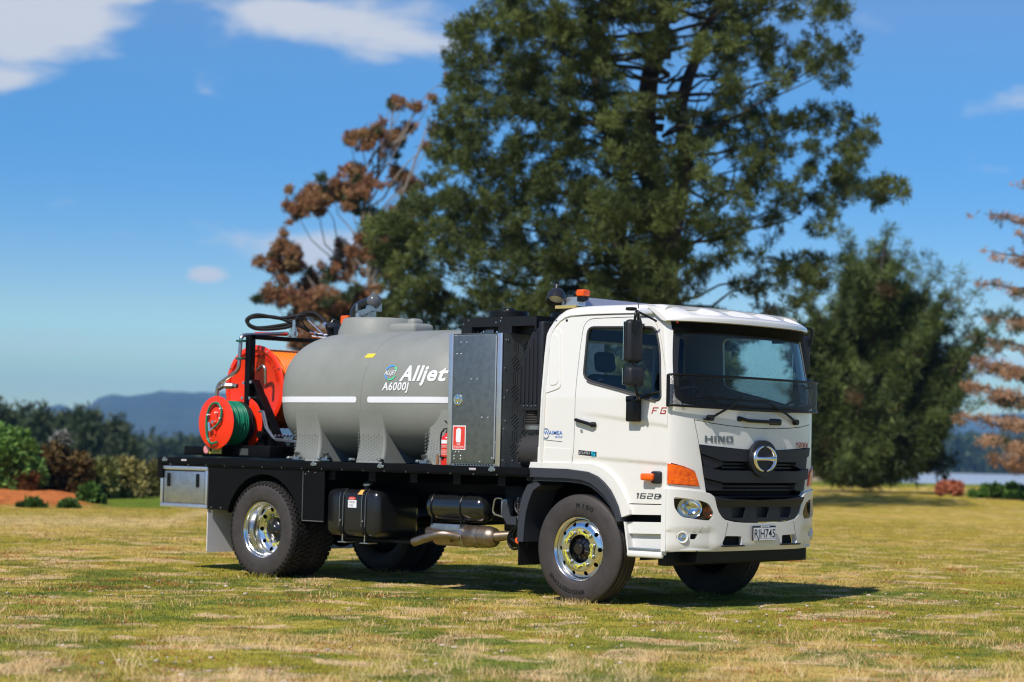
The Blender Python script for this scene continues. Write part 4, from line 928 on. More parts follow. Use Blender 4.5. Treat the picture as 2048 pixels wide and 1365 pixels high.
# manhole neck
nk = mobj('manhole_neck', lathe([(.46, -.10), (.445, .02), (.415, .10), (.395, .150), (.375, .165), (.0, .168)], (-3.92, 0, 2.695), (0, 0, 1), 56), poly, tank, ang=45)
mobj('vent_dome', join(rbox(-3.62, -3.18, -.20, .14, 2.66, 2.795, .05, 3), rbox(-3.33, -3.21, -.17, .0, 2.70, 2.845, .04, 3)), poly, tank, ang=50)
fp_ = mobj('fill_pipe', tube(fillet([(-4.30, 0, 2.60), (-4.30, 0, 2.99), (-3.98, -.02, 3.075)], .10, 8), .062, 18), mat('black_pipe', (.02, .02, .022), .28), tank, ang=50)
mobj('pipe_end', lathe([(0, -.08), (.05, -.07), (.078, -.03), (.084, 0), (.078, .03), (.06, .06), (0, .07)], (-3.97, -.03, 3.06), (.9, -.2, .2), 24), mat('grey_cap', (.10, .105, .11), .25), fp_, ang=60)
mobj('pipe_bracket', join(rbox(-4.07, -4.02, -.06, .06, 2.85, 3.02, .005), prism([(-4.20, 2.945), (-3.93, 3.0), (-3.93, 2.95), (-4.10, 2.90), (-4.20, 2.90)], -.09, -.075, 'y'), prism([(-4.20, 3.03), (-4.17, 3.04), (-4.17, 2.90), (-4.20, 2.90)], -.09, .075, 'y'), prism([(-3.99, 3.03), (-3.95, 3.04), (-3.95, 2.95), (-3.99, 2.95)], -.095, .075, 'y'), cyl((-4.15, -.1, 2.86), (-4.15, -.1, 2.93), .03)), zinc, fp_)
# beacon and lamp at the back of the tank
def work_lamp(c, d, r=.085, name='work_lamp'):
    c = Vector(c); d = Vector(d).normalized(); a = c-d*.08; b = c+d*.05
    w = mobj(name, join(lathe([(0, -.095), (.035, -.09), (.06, -.075), (r*.93, -.03), (r, .02), (r*1.02, .06), (r*.96, .06), (r*.93, .02), (r*.9, .0)], c, d, 28), tube([a+Vector((0, 0, .06)), c+Vector((0, 0, r+.03)), c+d*.03+Vector((0, 0, r*.9))], .012, 6)), mat('lamp_black', (.018, .018, .02), .32), T, ang=50)
    mobj('lamp_lens', lathe([(0, .015), (r*.5, .012), (r*.92, .0)], c, d, 24), lensw, w, ang=60); return w
def beacon(x, y, z, s=.062, h=.10):
    b = mobj('beacon_base', rbox(x-s*.9, x+s*.9, y-s*.9, y+s*.9, z-.035, z, .01), satin, T)
    be = mobj('beacon', join(rbox(x-s, x+s, y-s, y+s, z, z+h, .012, 2), *[box(x-s-.002, x+s+.002, y-s-.002, y+s+.002, z+.012*i, z+.012*i+.004) for i in range(1, int(h/.012))]), amber, b, ang=30); return b
work_lamp((-4.70, .05, 2.755), (-.55, -.8, -.35), .095)
beacon(-4.42, .0, 2.805, .055, .105)
mobj('control_box', join(rbox(-4.56, -4.34, -.09, .08, 2.63, 2.79, .02), tube([(-4.66, -.05, 2.66), (-4.68, -.05, 2.77), (-4.54, -.05, 2.78)], .018, 7), rbox(-4.69, -4.58, -.08, .05, 2.60, 2.70, .03)), satin, T)
# ---- hose reels on the tail of the tray
RC = Vector((-5.43, 0, 2.075)); RR_ = .495
def disc(cx, y, cz, R0, lip, m, name, parent, t=.006, back=1):
    return mobj(name, lathe([(.03, 0), (R0*.86, 0), (R0*.875, -.006), (R0*.89, -lip), (R0*.985, -lip), (R0, -lip+.006), (R0, -lip+.016), (R0*.98, -lip+.012), (R0*.90, -lip+.012), (R0*.885, t), (.03, t)], (cx, y, cz), (0, back, 0), 72), m, parent, ang=40)
big = mobj('hose_reel', cyl((RC.x, -.42, RC.z), (RC.x, .42, RC.z), .16, n=32), redr, T)
disc(RC.x, -.45, RC.z, RR_, .028, redr, 'reel_disc', big); disc(RC.x, .42, RC.z, RR_, .02, redr, 'reel_disc', big, back=-1)
# the wound hose: one helix per layer, outer layer dips to the middle
def coil(cx, cz, y0, y1, r0, rh, n, turns=None, wob=.0, seg=28):
    pts = []; tt = turns or int((y1-y0)/(2*rh*.98)); 
    for i in range(tt*seg+1):
        a = 2*pi*i/seg; y = y0+(y1-y0)*i/(tt*seg); r_ = r0+wob*sin(a*.37+1.3)*.5+wob*sin(a*1.0+.4)*.5; pts.append((cx+r_*cos(a), y, cz+r_*sin(a)))
    return tube(pts, rh, n)
mobj('wound_hose', join(coil(RC.x, RC.z, -.425, .40, .415, .0135, 8, seg=40), coil(RC.x, RC.z, -.36, .22, .440, .0135, 8, seg=40, wob=.004), lathe([(.405, -.43), (.405, .41)], (RC.x, 0, RC.z), (0, 1, 0), 48)), orh, big, ang=80)
def arct(cx, cz, r, a_mid, y, k=1): 
    def f(a, b, e=0): th = R(a_mid)+a/r; rr = r+b; return (cx+sin(th)*rr, y-e, cz+cos(th)*rr)
    return f
mobj('embossed_lettering', textvf('METER 1100', .040, arct(RC.x, RC.z, .355, 0-6, -.452), ex=.004, bold=.02, width=.52), mat('deep_red', (.60, .016, .004), .4), big)
for a in (28, 62, 145, 205, 300): mobj('reel_bolt', cyl((RC.x+.47*sin(R(a)), -.49, RC.z+.47*cos(R(a))), (RC.x+.47*sin(R(a)), -.455, RC.z+.47*cos(R(a))), .012, n=8), bolt, big)
SC_ = Vector((-5.315, 0, 1.668)); SR = .296
sml = mobj('hose_reel', cyl((SC_.x, -1.12, SC_.z), (SC_.x, -.70, SC_.z), .075, n=24), redr, T)
for y, b_ in ((-1.135, 1), (-.70, -1)):
    mobj('reel_disc', lathe([(.01, 0), (SR-.008, 0), (SR, .004), (SR, .008), (SR-.008, .010), (.01, .008)], (SC_.x, y, SC_.z), (0, b_, 0), 72), redr, sml, ang=40)
mobj('wound_hose', join(coil(SC_.x, SC_.z, -1.10, -.82, .205, .0095, 7, seg=36), coil(SC_.x, SC_.z, -1.06, -.86, .224, .0095, 7, seg=36, wob=.010), coil(SC_.x-.004, SC_.z-.004, -.93, -.84, .238, .0095, 7, seg=36, wob=.008)), green, sml, ang=80)
mobj('wound_hose', join(coil(SC_.x, SC_.z, -.815, -.74, .215, .009, 7, seg=36), coil(SC_.x, SC_.z-.003, -.85, -.77, .236, .007, 7, turns=3, seg=36, wob=.01)), rubber, sml, ang=80)
yy = -1.150
loop = smooth_path([(SC_.x+.06, yy-.01, SC_.z-.215), (SC_.x-.02, yy-.02, SC_.z-.235), (SC_.x-.09, yy-.02, SC_.z-.18), (SC_.x-.125, yy-.015, SC_.z-.03), (SC_.x-.115, yy-.01, SC_.z+.10), (SC_.x-.05, yy-.01, SC_.z+.20), (SC_.x+.05, yy-.01, SC_.z+.215), (SC_.x+.115, yy-.01, SC_.z+.14), (SC_.x+.105, yy-.012, SC_.z+.03), (SC_.x+.05, yy-.012, SC_.z-.03), (SC_.x+.0, yy-.015, SC_.z-.06)], 6)
lp = mobj('hose_end', tube(loop, .0135, 8), green, sml, ang=80)
mobj('hose_fitting', join(cyl((SC_.x+.0, yy-.015, SC_.z-.06), (SC_.x-.055, yy-.02, SC_.z-.095), .014), cyl((SC_.x-.06, yy-.02, SC_.z-.10), (SC_.x-.075, yy-.02, SC_.z+.0), .019), cyl((SC_.x-.01, yy-.03, SC_.z+.005), (SC_.x-.01, yy+.01, SC_.z+.005), .022, n=6)), bolt, sml)
mobj('cable_tie', join(*[cyl((SC_.x+a, yy-.03, SC_.z+b), (SC_.x+a, yy+.01, SC_.z+b), .010, n=6) for a, b in ((-.10, .085), (.11, .155), (.107, .05), (-.09, -.185), (.03, .11))]), whit, sml)
mobj('crank_arm', cyl((SC_.x-.01, yy+.0, SC_.z), (SC_.x+.01, yy+.0, SC_.z-.13), .012), redr, sml)
# frame: post, head bar, leg plates, base
fr_ = mobj('reel_frame', join(rbox(-5.325, -5.245, -.72, -.635, 1.42, 2.67, .006, 2), rbox(-5.305, -5.245, -.70, .60, 2.625, 2.675, .006, 2), rbox(-5.31, -5.245, .53, .60, 1.42, 2.67, .006, 2),
      prism([(-5.33, 2.15), (-5.22, 2.16), (-4.72, 1.40), (-5.55, 1.40), (-5.36, 1.95)], -.635, -.615, 'y'), prism([(-5.225, 2.165), (-5.21, 2.165), (-4.70, 1.40), (-4.72, 1.40)], -.70, -.60, 'y'),
      prism([(-5.45, 2.2), (-5.2, 2.2), (-4.8, 1.4), (-6.0, 1.4)], .60, .62, 'y'), rbox(-5.75, -4.62, -.95, .85, 1.285, 1.42, .01), rbox(-5.95, -5.55, -1.05, -.70, 1.30, 1.40, .01), rbox(-5.62, -5.0, -.70, -.66, 1.40, 1.75, .01)), blackm, T)
mobj('frame_bolt', join(*[cyl((x, -.66 if x > -5.2 else -.72, z), (x, -.60, z), .019, n=8) for x, z in ((-5.345, 2.125), (-5.225, 2.135), (-5.36, 1.955), (-5.235, 1.955), (-4.99, 1.70), (-4.93, 1.62), (-4.92, 1.59), (-4.83, 1.49))]), bolt, fr_)
mobj('frame_pad', box(-5.10, -4.96, -.962, -.950, 1.31, 1.385), mat('grey_pad', (.06, .065, .065), .5), fr_)
mobj('knob', cyl((-5.03, -.74, 1.54), (-5.03, -.62, 1.54), .045, n=20), satin, fr_)
mobj('swing_pipe', tube(fillet([(-5.70, -.80, 1.95), (-5.69, -.80, 2.10), (-5.36, -.78, 2.27), (-5.355, -.76, 2.665), (-5.30, -.10, 2.72)], .06, 6), .022, 12), steel, fr_, ang=60)
mobj('swing_pipe', tube(fillet([(-5.24, -.60, 2.27), (-5.13, -.62, 2.33), (-5.09, -.62, 2.29), (-5.10, -.6, 2.12)], .03, 5), .018, 10), steel, fr_, ang=60)
mobj('pipe_clamp', join(*[xf(rbox(-.055, .055, -.03, .03, -.012, .012, .004), Matrix.Translation((-5.345, -.77, z))) for z in (2.60, 2.40)]), dgreen, fr_)
mobj('pipe_sleeve', tube([(-5.352, -.55, 2.690), (-5.30, -.12, 2.712)], .024, 10), redr, fr_)
mobj('hose_swivel', join(cyl((-5.28, -.02, 2.66), (-5.28, -.02, 2.80), .032), cyl((-5.28, -.02, 2.80), (-5.28, -.02, 2.88), .022), cyl((-5.28, -.02, 2.70), (-5.28, -.02, 2.74), .045, n=8)), bolt, fr_)
mobj('swivel_union', join(cyl((-5.62, -.80, 2.09), (-5.42, -.74, 2.09), .026), cyl((-5.55, -.80, 2.09), (-5.47, -.76, 2.09), .036, n=8), cyl((-5.65, -.82, 2.06), (-5.60, -.80, 2.09), .03)), steel, fr_)
mobj('drain_pipe', join(*[tube(fillet([(-4.98+d, -.80, 1.80), (-4.93+d, -.80, 1.81), (-4.86+d, -.80, 1.62), (-4.72+d, -.80, 1.50-d*.5), (-4.25, -.82, 1.475-d*.5)], .03, 4), .011, 8) for d in (0, .03)]), steel, fr_)
mobj('pipe_union', join(*[cyl((-4.72+.06*i, -.78, 1.535), (-4.69+.06*i, -.78, 1.535), .014, n=8) for i in range(5)]), bolt, fr_)
# hydraulic hoses looping over the head bar
hp_ = [[(-5.28, 0, 2.87), (-5.26, .06, 2.95), (-5.05, .10, 2.955), (-4.86, .10, 2.82), (-4.72, .10, 2.70)],
       [(-5.28, .02, 2.86), (-5.38, -.05, 2.83), (-5.60, -.30, 2.78), (-5.70, -.38, 2.86), (-5.62, -.30, 2.93), (-5.42, -.10, 2.90), (-5.25, .06, 2.94), (-5.02, .12, 2.93), (-4.82, .12, 2.80), (-4.7, .12, 2.69)],
       [(-5.24, 0, 2.90), (-5.36, -.04, 2.80), (-5.58, -.28, 2.765), (-5.69, -.36, 2.82), (-5.66, -.34, 2.90), (-5.48, -.14, 2.91), (-5.30, .0, 2.84), (-5.20, .1, 2.78), (-5.1, .2, 2.70), (-4.85, .3, 2.67)],
       [(-5.22, .02, 2.90), (-5.18, .08, 2.80), (-5.05, .14, 2.72), (-4.8, .2, 2.68)]]
hh_ = mobj('hydraulic_hose', join(*[tube(smooth_path(q, 6), .021 if i < 3 else .010, 8) for i, q in enumerate(hp_)]), rubber, fr_, ang=60)
mobj('hose_tail', join(cyl((-5.06, .0, 2.87), (-4.74, .0, 2.66), .008), cyl((-4.88, .08, 2.83), (-4.80, .08, 2.77), .030, n=10), cyl((-4.80, .08, 2.775), (-4.76, .08, 2.745), .036, n=6), cyl((-4.76, .08, 2.74), (-4.70, .08, 2.70), .026, n=10), cyl((-5.10, .04, 2.885), (-5.06, .02, 2.865), .018), cyl((-5.12, .12, 2.735), (-4.80, .25, 2.69), .012), cyl((-5.15, .12, 2.74), (-5.07, .14, 2.73), .022, n=6), cyl((-5.1, .10, 2.695), (-4.85, .2, 2.665), .012)), bolt, hh_)
mobj('safety_label', cyl((-5.56, -1.056, 1.365), (-5.56, -1.052, 1.365), .045, n=24), mat('pink_label', (.80, .30, .30), .4), fr_)
mobj('safety_label', box(-5.51, -5.30, -1.056, -1.052, 1.32, 1.405), yel, fr_)
mobj('label_print', join(*[box(-5.45+0.0, -5.32, -1.058, -1.0565, 1.34+.018*i, 1.345+.018*i) for i in range(3)], box(-5.50, -5.46, -1.058, -1.0565, 1.345, 1.39)), blk, fr_)
mobj('label_plinth', rbox(-5.62, -5.28, -1.052, -.95, 1.295, 1.41, .006), blackm, fr_)

# ---- pump cabinet
cab_ = mobj('pump_cabinet', join(box(-1.70, -1.0, -1.185, -1.175, 1.268, 2.585), box(-1.70, -1.69, -1.175, .4, 1.268, 2.585), box(-1.70, -1.0, -1.185, .4, 2.578, 2.588)), sheet, T)
fpan = mobj('louvre_panel', box(-1.006, -1.0, -1.185, .4, 1.268, 2.578), sheet, cab_)
cuts = []
for ri, zc in enumerate(np.arange(1.42, 2.55, .145)):
    for ci, yc in enumerate(np.arange(-.98, -.05, .165)):
        k = (ri+ci) % 2
        for i in range(5 if k == 0 else 3):
            if k == 0:
                o = (i-2)*.028; cuts.append(xf(box(-1.02, -.98, -.060+abs(i-2)*.008, .060-abs(i-2)*.008, -.0065, .0065), Matrix.Translation((0, yc+o*.5, zc-o)) @ Matrix.Rotation(R(38), 4, 'X')))
            else:
                o = (i-1)*.032; cuts.append(box(-1.02, -.98, yc+o-.0065, yc+o+.0065, zc-.055, zc+.055))
cobj = mobj('c', join(*cuts), blackm); boolean(fpan, [cobj])
fpan.data.materials.clear(); fpan.data.materials.append(sheet)
mobj('cabinet_interior', box(-1.68, -1.03, -1.165, .38, 1.28, 2.56), hole, cab_)
mobj('corner_post', join(rbox(-1.06, -.996, -1.200, -1.186, 1.268, 2.585, .004, 2), rbox(-1.712, -1.655, -1.200, -1.186, 1.268, 2.585, .004, 2)), alub, cab_)
mobj('sill_plate', join(box(-1.65, -1.06, -1.192, -1.186, 1.268, 1.292)), sheet, cab_)
mobj('kick_slot', join(*[xf(box(-.012, .012, -.002, .002, -.006, .006), Matrix.Translation((-1.60+.038*i, -1.193, 1.281)) @ Matrix.Rotation(R(20), 4, 'Y')) for i in range(14)]), hole, cab_)
cdoor = mobj('cabinet_door', rbox(-1.648, -1.075, -1.204, -1.187, 1.298, 2.568, .004, 2), zincd, cab_)
mobj('hinge', join(cyl((-1.068, -1.206, 1.34), (-1.068, -1.206, 2.56), .007, n=8)), alub, cdoor)
mobj('door_edge', join(rbox(-1.656, -1.648, -1.207, -1.187, 1.295, 2.575, .002, 1)), alub, cdoor)
mobj('paddle_latch', lathe([(0, .006), (.03, .004), (.045, .010), (.056, .008), (.060, .0)], (-1.568, -1.204, 1.925), (0, -1, 0), 28), chrome, cdoor, ang=50)
mobj('latch_handle', join(rbox(-1.595, -1.545, -1.222, -1.206, 1.90, 1.965, .008), rbox(-1.585, -1.555, -1.224, -1.208, 1.875, 1.90, .006)), chrome, cdoor)
for x, z in ((-1.55, 2.50), (-1.47, 2.50), (-1.60, 2.385), (-1.545, 2.385), (-1.40, 2.13), (-1.32, 2.13), (-1.245, 1.75), (-1.165, 1.75), (-1.06, 1.50), (-1.59, 1.405), (-1.545, 1.405), (-1.61, 1.365), (-1.52, 1.365), (-1.61, 1.335), (-1.52, 1.335), (-1.10, 1.35), (-1.26, 1.31)):
    mobj('rivet', lathe([(0, .004), (.006, .003), (.009, 0)], (x, -1.204, z), (0, -1, 0), 10), bolt, cdoor)
mobj('front_rivet', join(*[cyl((-.999, y, z), (-.994, y, z), .008, n=8) for y, z in ((-1.13, 2.52), (-1.10, 2.52), (-1.14, 2.24), (-1.1, 2.02), (-1.14, 1.95), (-1.12, 1.72), (-1.14, 1.64), (-1.14, 1.33), (-1.11, 1.31), (-1.0, 1.33))]), bolt, cab_)
sgn = mobj('extinguisher_sign', rbox(-1.628, -1.452, -1.2075, -1.2045, 1.425, 1.668, .004, 1), whit, cdoor)
mobj('sign_field', box(-1.618, -1.462, -1.2090, -1.2074, 1.436, 1.658), redl, sgn)
mobj('sign_pictogram', prism(roundpoly([(-1.575, 1.50), (-1.575, 1.515), (-1.581, 1.52), (-1.578, 1.625), (-1.555, 1.645), (-1.525, 1.642), (-1.512, 1.62), (-1.518, 1.50)], .008), -1.2104, -1.2088, 'y'), whit, sgn)
py = lambda y: (lambda a, b, e=0: (a, y-e, b))
mobj('lettering', textvf('FIRE', .018, place(-1.566, 1.472, py(-1.2098)), bold=.03, width=.045), whit, sgn)
mobj('lettering', textvf('EXTINGUISHER', .018, place(-1.608, 1.447, py(-1.2098)), bold=.03, width=.135), whit, sgn)
# cooler on top with two fans
cl = mobj('oil_cooler', join(box(-1.66, -.66, -1.08, .35, 2.66, 2.755), box(-1.66, -1.52, -1.08, -1.0, 2.59, 2.66), box(-1.16, -.98, -1.08, -1.0, 2.59, 2.66), box(-1.6, -.7, -.95, .3, 2.59, 2.66), box(-.68, -.66, -1.08, .35, 2.60, 2.66)), mat('cooler_black', (.006, .006, .007), .45), T)
for x, y in ((-1.32, -.75), (-.92, -.25)):
    f_ = mobj('cooler_fan', join(lathe([(.205, 0), (.205, .068), (.195, .073), (.185, .068), (.185, .0)], (x, y, 2.755), (0, 0, 1), 40), lathe([(0, .112), (.05, .110), (.062, .10), (.07, .055), (.075, .02), (0, .02)], (x, y, 2.755), (0, 0, 1), 20),
         *[xf(box(-.015, .015, 0, .19, .045, .05), Matrix.Translation((x, y, 2.755)) @ Matrix.Rotation(R(a), 4, 'Z')) for a in range(0, 360, 40)]), satin, cl, ang=40)
    mobj('fan_guard', join(*[tube([(x+r_*cos(2*pi*i/32), y+r_*sin(2*pi*i/32), 2.830) for i in range(32)], .004, 5, closed=True) for r_ in (.08, .11, .14, .17, .195)]), satin, f_)
mobj('cooler_port', lathe([(.018, 0), (.018, .03), (.034, .03), (.034, 0)], (-.66, -.86, 2.625), (1, 0, 0), 20), zinc, cl)
mobj('cooler_label', join(box(-1.40, -1.29, -1.004, -.999, 2.60, 2.635), box(-.659, -.657, -.74, -.65, 2.69, 2.725), box(-.659, -.657, -.80, -.78, 2.685, 2.73), *[box(-.659, -.657, y, y+.03, 2.70, 2.715) for y in (-.61, -.55, -.46)]), mat('silver_label', (.55, .58, .62), .4), cl)
mobj('cooler_screw', join(*[cyl((x, -1.083, z), (x, -1.078, z), .007, n=8) for x, z in ((-1.56, 2.73), (-1.63, 2.69), (-1.12, 2.745), (-1.19, 2.70), (-1.13, 2.715))], *[cyl((x, -1.01, z), (x, -1.0, z), .012, n=8) for x, z in ((-1.50, 2.61), (-1.42, 2.615), (-1.24, 2.61), (-1.45, 2.60))]), bolt, cl)
# intake stack behind the cab
V, F = [], []
stp = [(-.86, 1.83), (-.86, 2.28), (-.82, 2.36), (-.72, 2.58), (-.60, 2.66), (-.57, 2.66), (-.57, 1.83)]
du = mobj('intake_duct', join(prism(stp, -1.08, -.62, 'y'), *[prism([(a*1.0, b) for a, b in ((-.862+.052*i, 1.90), (-.862+.052*i, 2.24+.085*i), (-.848+.052*i, 2.27+.085*i), (-.84+.052*i, 2.24+.085*i), (-.84+.052*i, 1.90))], -1.093, -1.08, 'y') for i in range(5)], rbox(-.62, -.555, -1.10, -.6, 1.70, 2.70, .02)), plast, T)
mobj('duct_bellows', lathe([(.115 if i % 2 else .128, -.012*i) for i in range(13)], (-.745, -.93, 1.83), (0, 0, 1), 32), mat('bellows_grey', (.05, .047, .045), .4), du, ang=20)
mobj('duct_clamp', join(cyl((-.745, -.93, 1.64), (-.745, -.93, 1.68), .130, n=32), cyl((-.745, -.93, 1.835), (-.745, -.93, 1.845), .125, n=32)), steel, du)
mobj('air_cleaner', join(cyl((-.80, -1.0, 1.42), (-.40, -1.0, 1.42), .17, n=36), *[rbox(-.81, -.78, -1.0+.172*cos(R(a))-.01, -1.0+.172*cos(R(a))+.01, 1.42+.172*sin(R(a))-.01, 1.42+.172*sin(R(a))+.01, .003, 1) for a in range(0, 360, 20)]), mat('dull_black', (.03, .028, .027), .6), T)
mobj('duct_clip', join(*[rbox(-.80+.05*i, -.785+.05*i, -1.10, -1.09, 1.865+.006*(i % 2), 1.875+.006*(i % 2), .003, 1) for i in range(4)]), bolt, du)
# ---- gear on the cab roof
bar = mobj('light_bar', join(prism([(-.36, 2.935), (-.20, 2.935), (-.150, 2.845), (-.165, 2.845), (-.208, 2.925), (-.352, 2.925), (-.38, 2.845), (-.395, 2.845)], -.98, .98, 'y')), mat('lilac_aluminium', (.50, .51, .58), .42, metal=.6), T)
mobj('bar_foot', join(box(-.42, -.14, -.985, -.965, 2.84, 2.925), box(-.42, -.14, -1.06, -.985, 2.838, 2.848)), alub, bar)
mobj('bar_foot', box(-.42, -.14, .965, .985, 2.82, 2.925), alub, bar)
mobj('bar_foot_pad', box(-.43, -.17, -1.075, -1.05, 2.818, 2.848), mat('brass_pad', (.45, .36, .14), .5), bar)
work_lamp((-.46, -1.02, 2.935), (.28, -.52, -.80), .092)
beacon(-.155, -.985, 2.935, .048, .066)
mobj('beacon_plug', join(cyl((-.20, -1.0, 2.90), (-.11, -1.02, 2.895), .016), rbox(-.18, -.09, -1.03, -1.0, 2.885, 2.91, .006)), satin, bar)

# ================================================================== THE FIRE EXTINGUISHER
fe = bpy.data.objects.new('fire_extinguisher', None); COL.objects.link(fe); fe.location = (-1.80, -1.10, 1.27)
tag(fe, 'red fire extinguisher with white band standing on the tray beside the cabinet', 'fire extinguisher')
def fo(name, vf, m, parent=fe, ang=40): return mobj(name, vf, m, parent, ang)
body = fo('cylinder', lathe([(0, .0), (.058, .0), (.062, .01), (.062, .255), (.058, .275), (.042, .295), (.026, .305), (.022, .325), (0, .325)], (0, 0, 0), (0, 0, 1), 32), mat('extinguisher_red', (.80, .018, .008), .25, coat=1))
fo('label_band', join(lathe([(.0628, .215), (.0628, .252)], (0, 0, 0), (0, 0, 1), 32)), whit, body)
lb = join(*[([(.0632*sin(R(a)), -.0632*cos(R(a)), z) for a in range(-40, 41, 10) for z in (z0, z0+.010)], [(2*i, 2*i+1, 2*i+3, 2*i+2) for i in range(8)]) for z0 in (.10, .115, .13, .145, .175, .19)])
fo('instruction_label', lb, mat('pale_red_print', (.80, .32, .30), .4), body)
fo('bracket_strap', join(cyl((0, 0, .068), (0, 0, .080), .0645, n=32), rbox(-.015, .015, -.075, -.06, .055, .085, .004)), satin)
fo('valve', join(cyl((0, 0, .32), (0, 0, .36), .018), rbox(-.03, .035, -.014, .014, .335, .36, .006)), satin)
fo('lever', join(xf(rbox(-.075, .02, -.009, .009, -.005, .005, .003), Matrix.Translation((.01, 0, .37)) @ Matrix.Rotation(R(-8), 4, 'Y')), xf(rbox(-.07, .02, -.009, .009, -.005, .005, .003), Matrix.Translation((.015, 0, .405)) @ Matrix.Rotation(R(38), 4, 'Y'))), satin)
fo('gauge', cyl((.0, -.032, .345), (.0, -.014, .345), .014, n=16), chrome)
fo('hose', tube(smooth_path([(-.02, -.01, .35), (-.06, -.02, .33), (-.078, -.015, .25), (-.072, -.01, .14), (-.07, -.01, .10)], 6), .009, 8), rubber)
fo('nozzle', cyl((-.07, -.01, .12), (-.07, -.01, .07), .010, .016), satin)
fo('base_skirt', lathe([(.064, -.0), (.064, .06), (.062, .062)], (0, 0, 0), (0, 0, 1), 32), mat('extinguisher_red', (.80, .018, .008), .25), body)
mobj('mounting_plate', join(box(-1.735, -1.72, -1.15, -1.05, 1.30, 1.62), prism([(-1.90, 1.27), (-1.86, 1.27), (-1.86, 1.36), (-1.885, 1.38)], -1.16, -1.15, 'y')), mat('weathered_wood_block', (.25, .12, .05), .6), T)

# ================================================================== LAND
VX, VY = fw.x/sqrt(fw.x**2+fw.y**2), fw.y/sqrt(fw.x**2+fw.y**2); RXx, RYy = VY, -VX
def polar(bear, dist, z=0):
    """point at a compass bearing (degrees right of the view axis) and a distance from where the photographer stood"""
    b = R(bear); return Vector((CAM.x+dist*(VX*cos(b)+RXx*sin(b)), CAM.y+dist*(VY*cos(b)+RYy*sin(b)), z))
def bear(u): return math.degrees(math.atan((u-1024)/4319.04))
def hor(u): return 896.0+(u-1024)*.0218
# value noise for numpy arrays
def _h(i, j, s):
    n = (i.astype(np.int64)*374761393+j.astype(np.int64)*668265263+s*974634777) & 0xffffffff
    n = ((n ^ (n >> 13))*1274126177) & 0xffffffff
    return ((n ^ (n >> 16)) & 0xffff)/65535.0
def vnoise(x, y, s=0):
    xi, yi = np.floor(x), np.floor(y); fx, fy = x-xi, y-yi; fx = fx*fx*(3-2*fx); fy = fy*fy*(3-2*fy)
    a, b, c, d = _h(xi, yi, s), _h(xi+1, yi, s), _h(xi, yi+1, s), _h(xi+1, yi+1, s)
    return (a*(1-fx)+b*fx)*(1-fy)+(c*(1-fx)+d*fx)*fy
def fbm(x, y, s=0, o=4):
    t, a, w = 0, .5, 0
    for k in range(o): t = t+a*vnoise(x*2**k+13.7*k, y*2**k+7.1*k, s+k); w += a; a *= .5
    return t/w
def sst(a, b, t): t = np.clip((t-a)/(b-a), 0, 1); return t*t*(3-2*t)
def camdb(x, y):
    dx, dy = x-CAM.x, y-CAM.y; return np.hypot(dx, dy), np.degrees(np.arctan2(dx*RXx+dy*RYy, dx*VX+dy*VY))
def edge_d(b): return 46+np.interp(b, [-14, -9, -6, 0, 6, 10, 14], [0, 0, 20, 40, 55, 60, 62])
def ground_h(x, y):
    d, b = camdb(x, y); e = edge_d(b)
    rel = .030*(fbm(x*1.3, y*1.3, 3)-.5)+.012*(fbm(x*6, y*6, 9, 3)-.5)
    rel = rel*sst(2.2, 5.5, np.hypot((x+2)*.5, y))+.25*(fbm(x*.06, y*.06, 5)-.5)*sst(30, 60, d)
    drop = -7.0*sst(14, 150, d-e)
    far = 6*(fbm(x*.004, y*.004, 21)-.45)*sst(900, 2500, d)
    # mound of bark mulch on the left
    m = .26*np.exp(-((b+13.2)/2.2)**4)*np.exp(-((d-51.0)/3.2)**2)
    return rel+drop+far+m-.0
nb_ = 520; bs_ = np.concatenate([np.linspace(-180, -20, 60)[:-1], np.linspace(-20, 20, nb_), np.linspace(20, 180, 60)[1:]])
ds_ = np.concatenate([[.5], np.geomspace(3, 11, 14)[:-1], np.geomspace(11, 70, 420), np.geomspace(72, 9200, 110)])
B, D = np.meshgrid(np.radians(bs_), ds_)
X = CAM.x+D*(VX*np.cos(B)+RXx*np.sin(B)); Y = CAM.y+D*(VY*np.cos(B)+RYy*np.sin(B)); Z = ground_h(X, Y)
def np_mesh(name, V, Fq, m, tint=None, smooth=True):
    """V (n,3), Fq (m,k) numpy arrays"""
    me = bpy.data.meshes.new(name); k = Fq.shape[1]; me.vertices.add(len(V)); me.vertices.foreach_set('co', np.ascontiguousarray(V, dtype=np.float32).ravel())
    me.loops.add(Fq.size); me.loops.foreach_set('vertex_index', Fq.astype(np.int32).ravel())
    me.polygons.add(len(Fq)); me.polygons.foreach_set('loop_start', np.arange(0, Fq.size, k, dtype=np.int32)); me.polygons.foreach_set('loop_total', np.full(len(Fq), k, dtype=np.int32))
    if tint is not None:
        c = np.ones((len(V), 4), dtype=np.float32); c[:, :3] = tint; a = me.color_attributes.new('tint', 'FLOAT_COLOR', 'POINT'); a.data.foreach_set('color', c.ravel())
    me.materials.append(m); me.update(calc_edges=True); me.polygons.foreach_set('use_smooth', np.full(len(Fq), smooth)); me.validate()
    return me
nc, nr = len(bs_), len(ds_)
ii, jj = np.meshgrid(np.arange(nr-1), np.arange(nc-1), indexing='ij'); ii, jj = ii.ravel(), jj.ravel()
FQ = np.stack([ii*nc+jj, ii*nc+jj+1, (ii+1)*nc+jj+1, (ii+1)*nc+jj], 1)
def lerp3(a, b, t): return np.asarray(a)[None, :]*(1-t[:, None])+np.asarray(b)[None, :]*t[:, None]
MOSS, DRY, DARK, SOIL, LUSH = (.310, .262, .040), (.54, .37, .12), (.100, .150, .032), (.60, .42, .22), (.190, .232, .036)
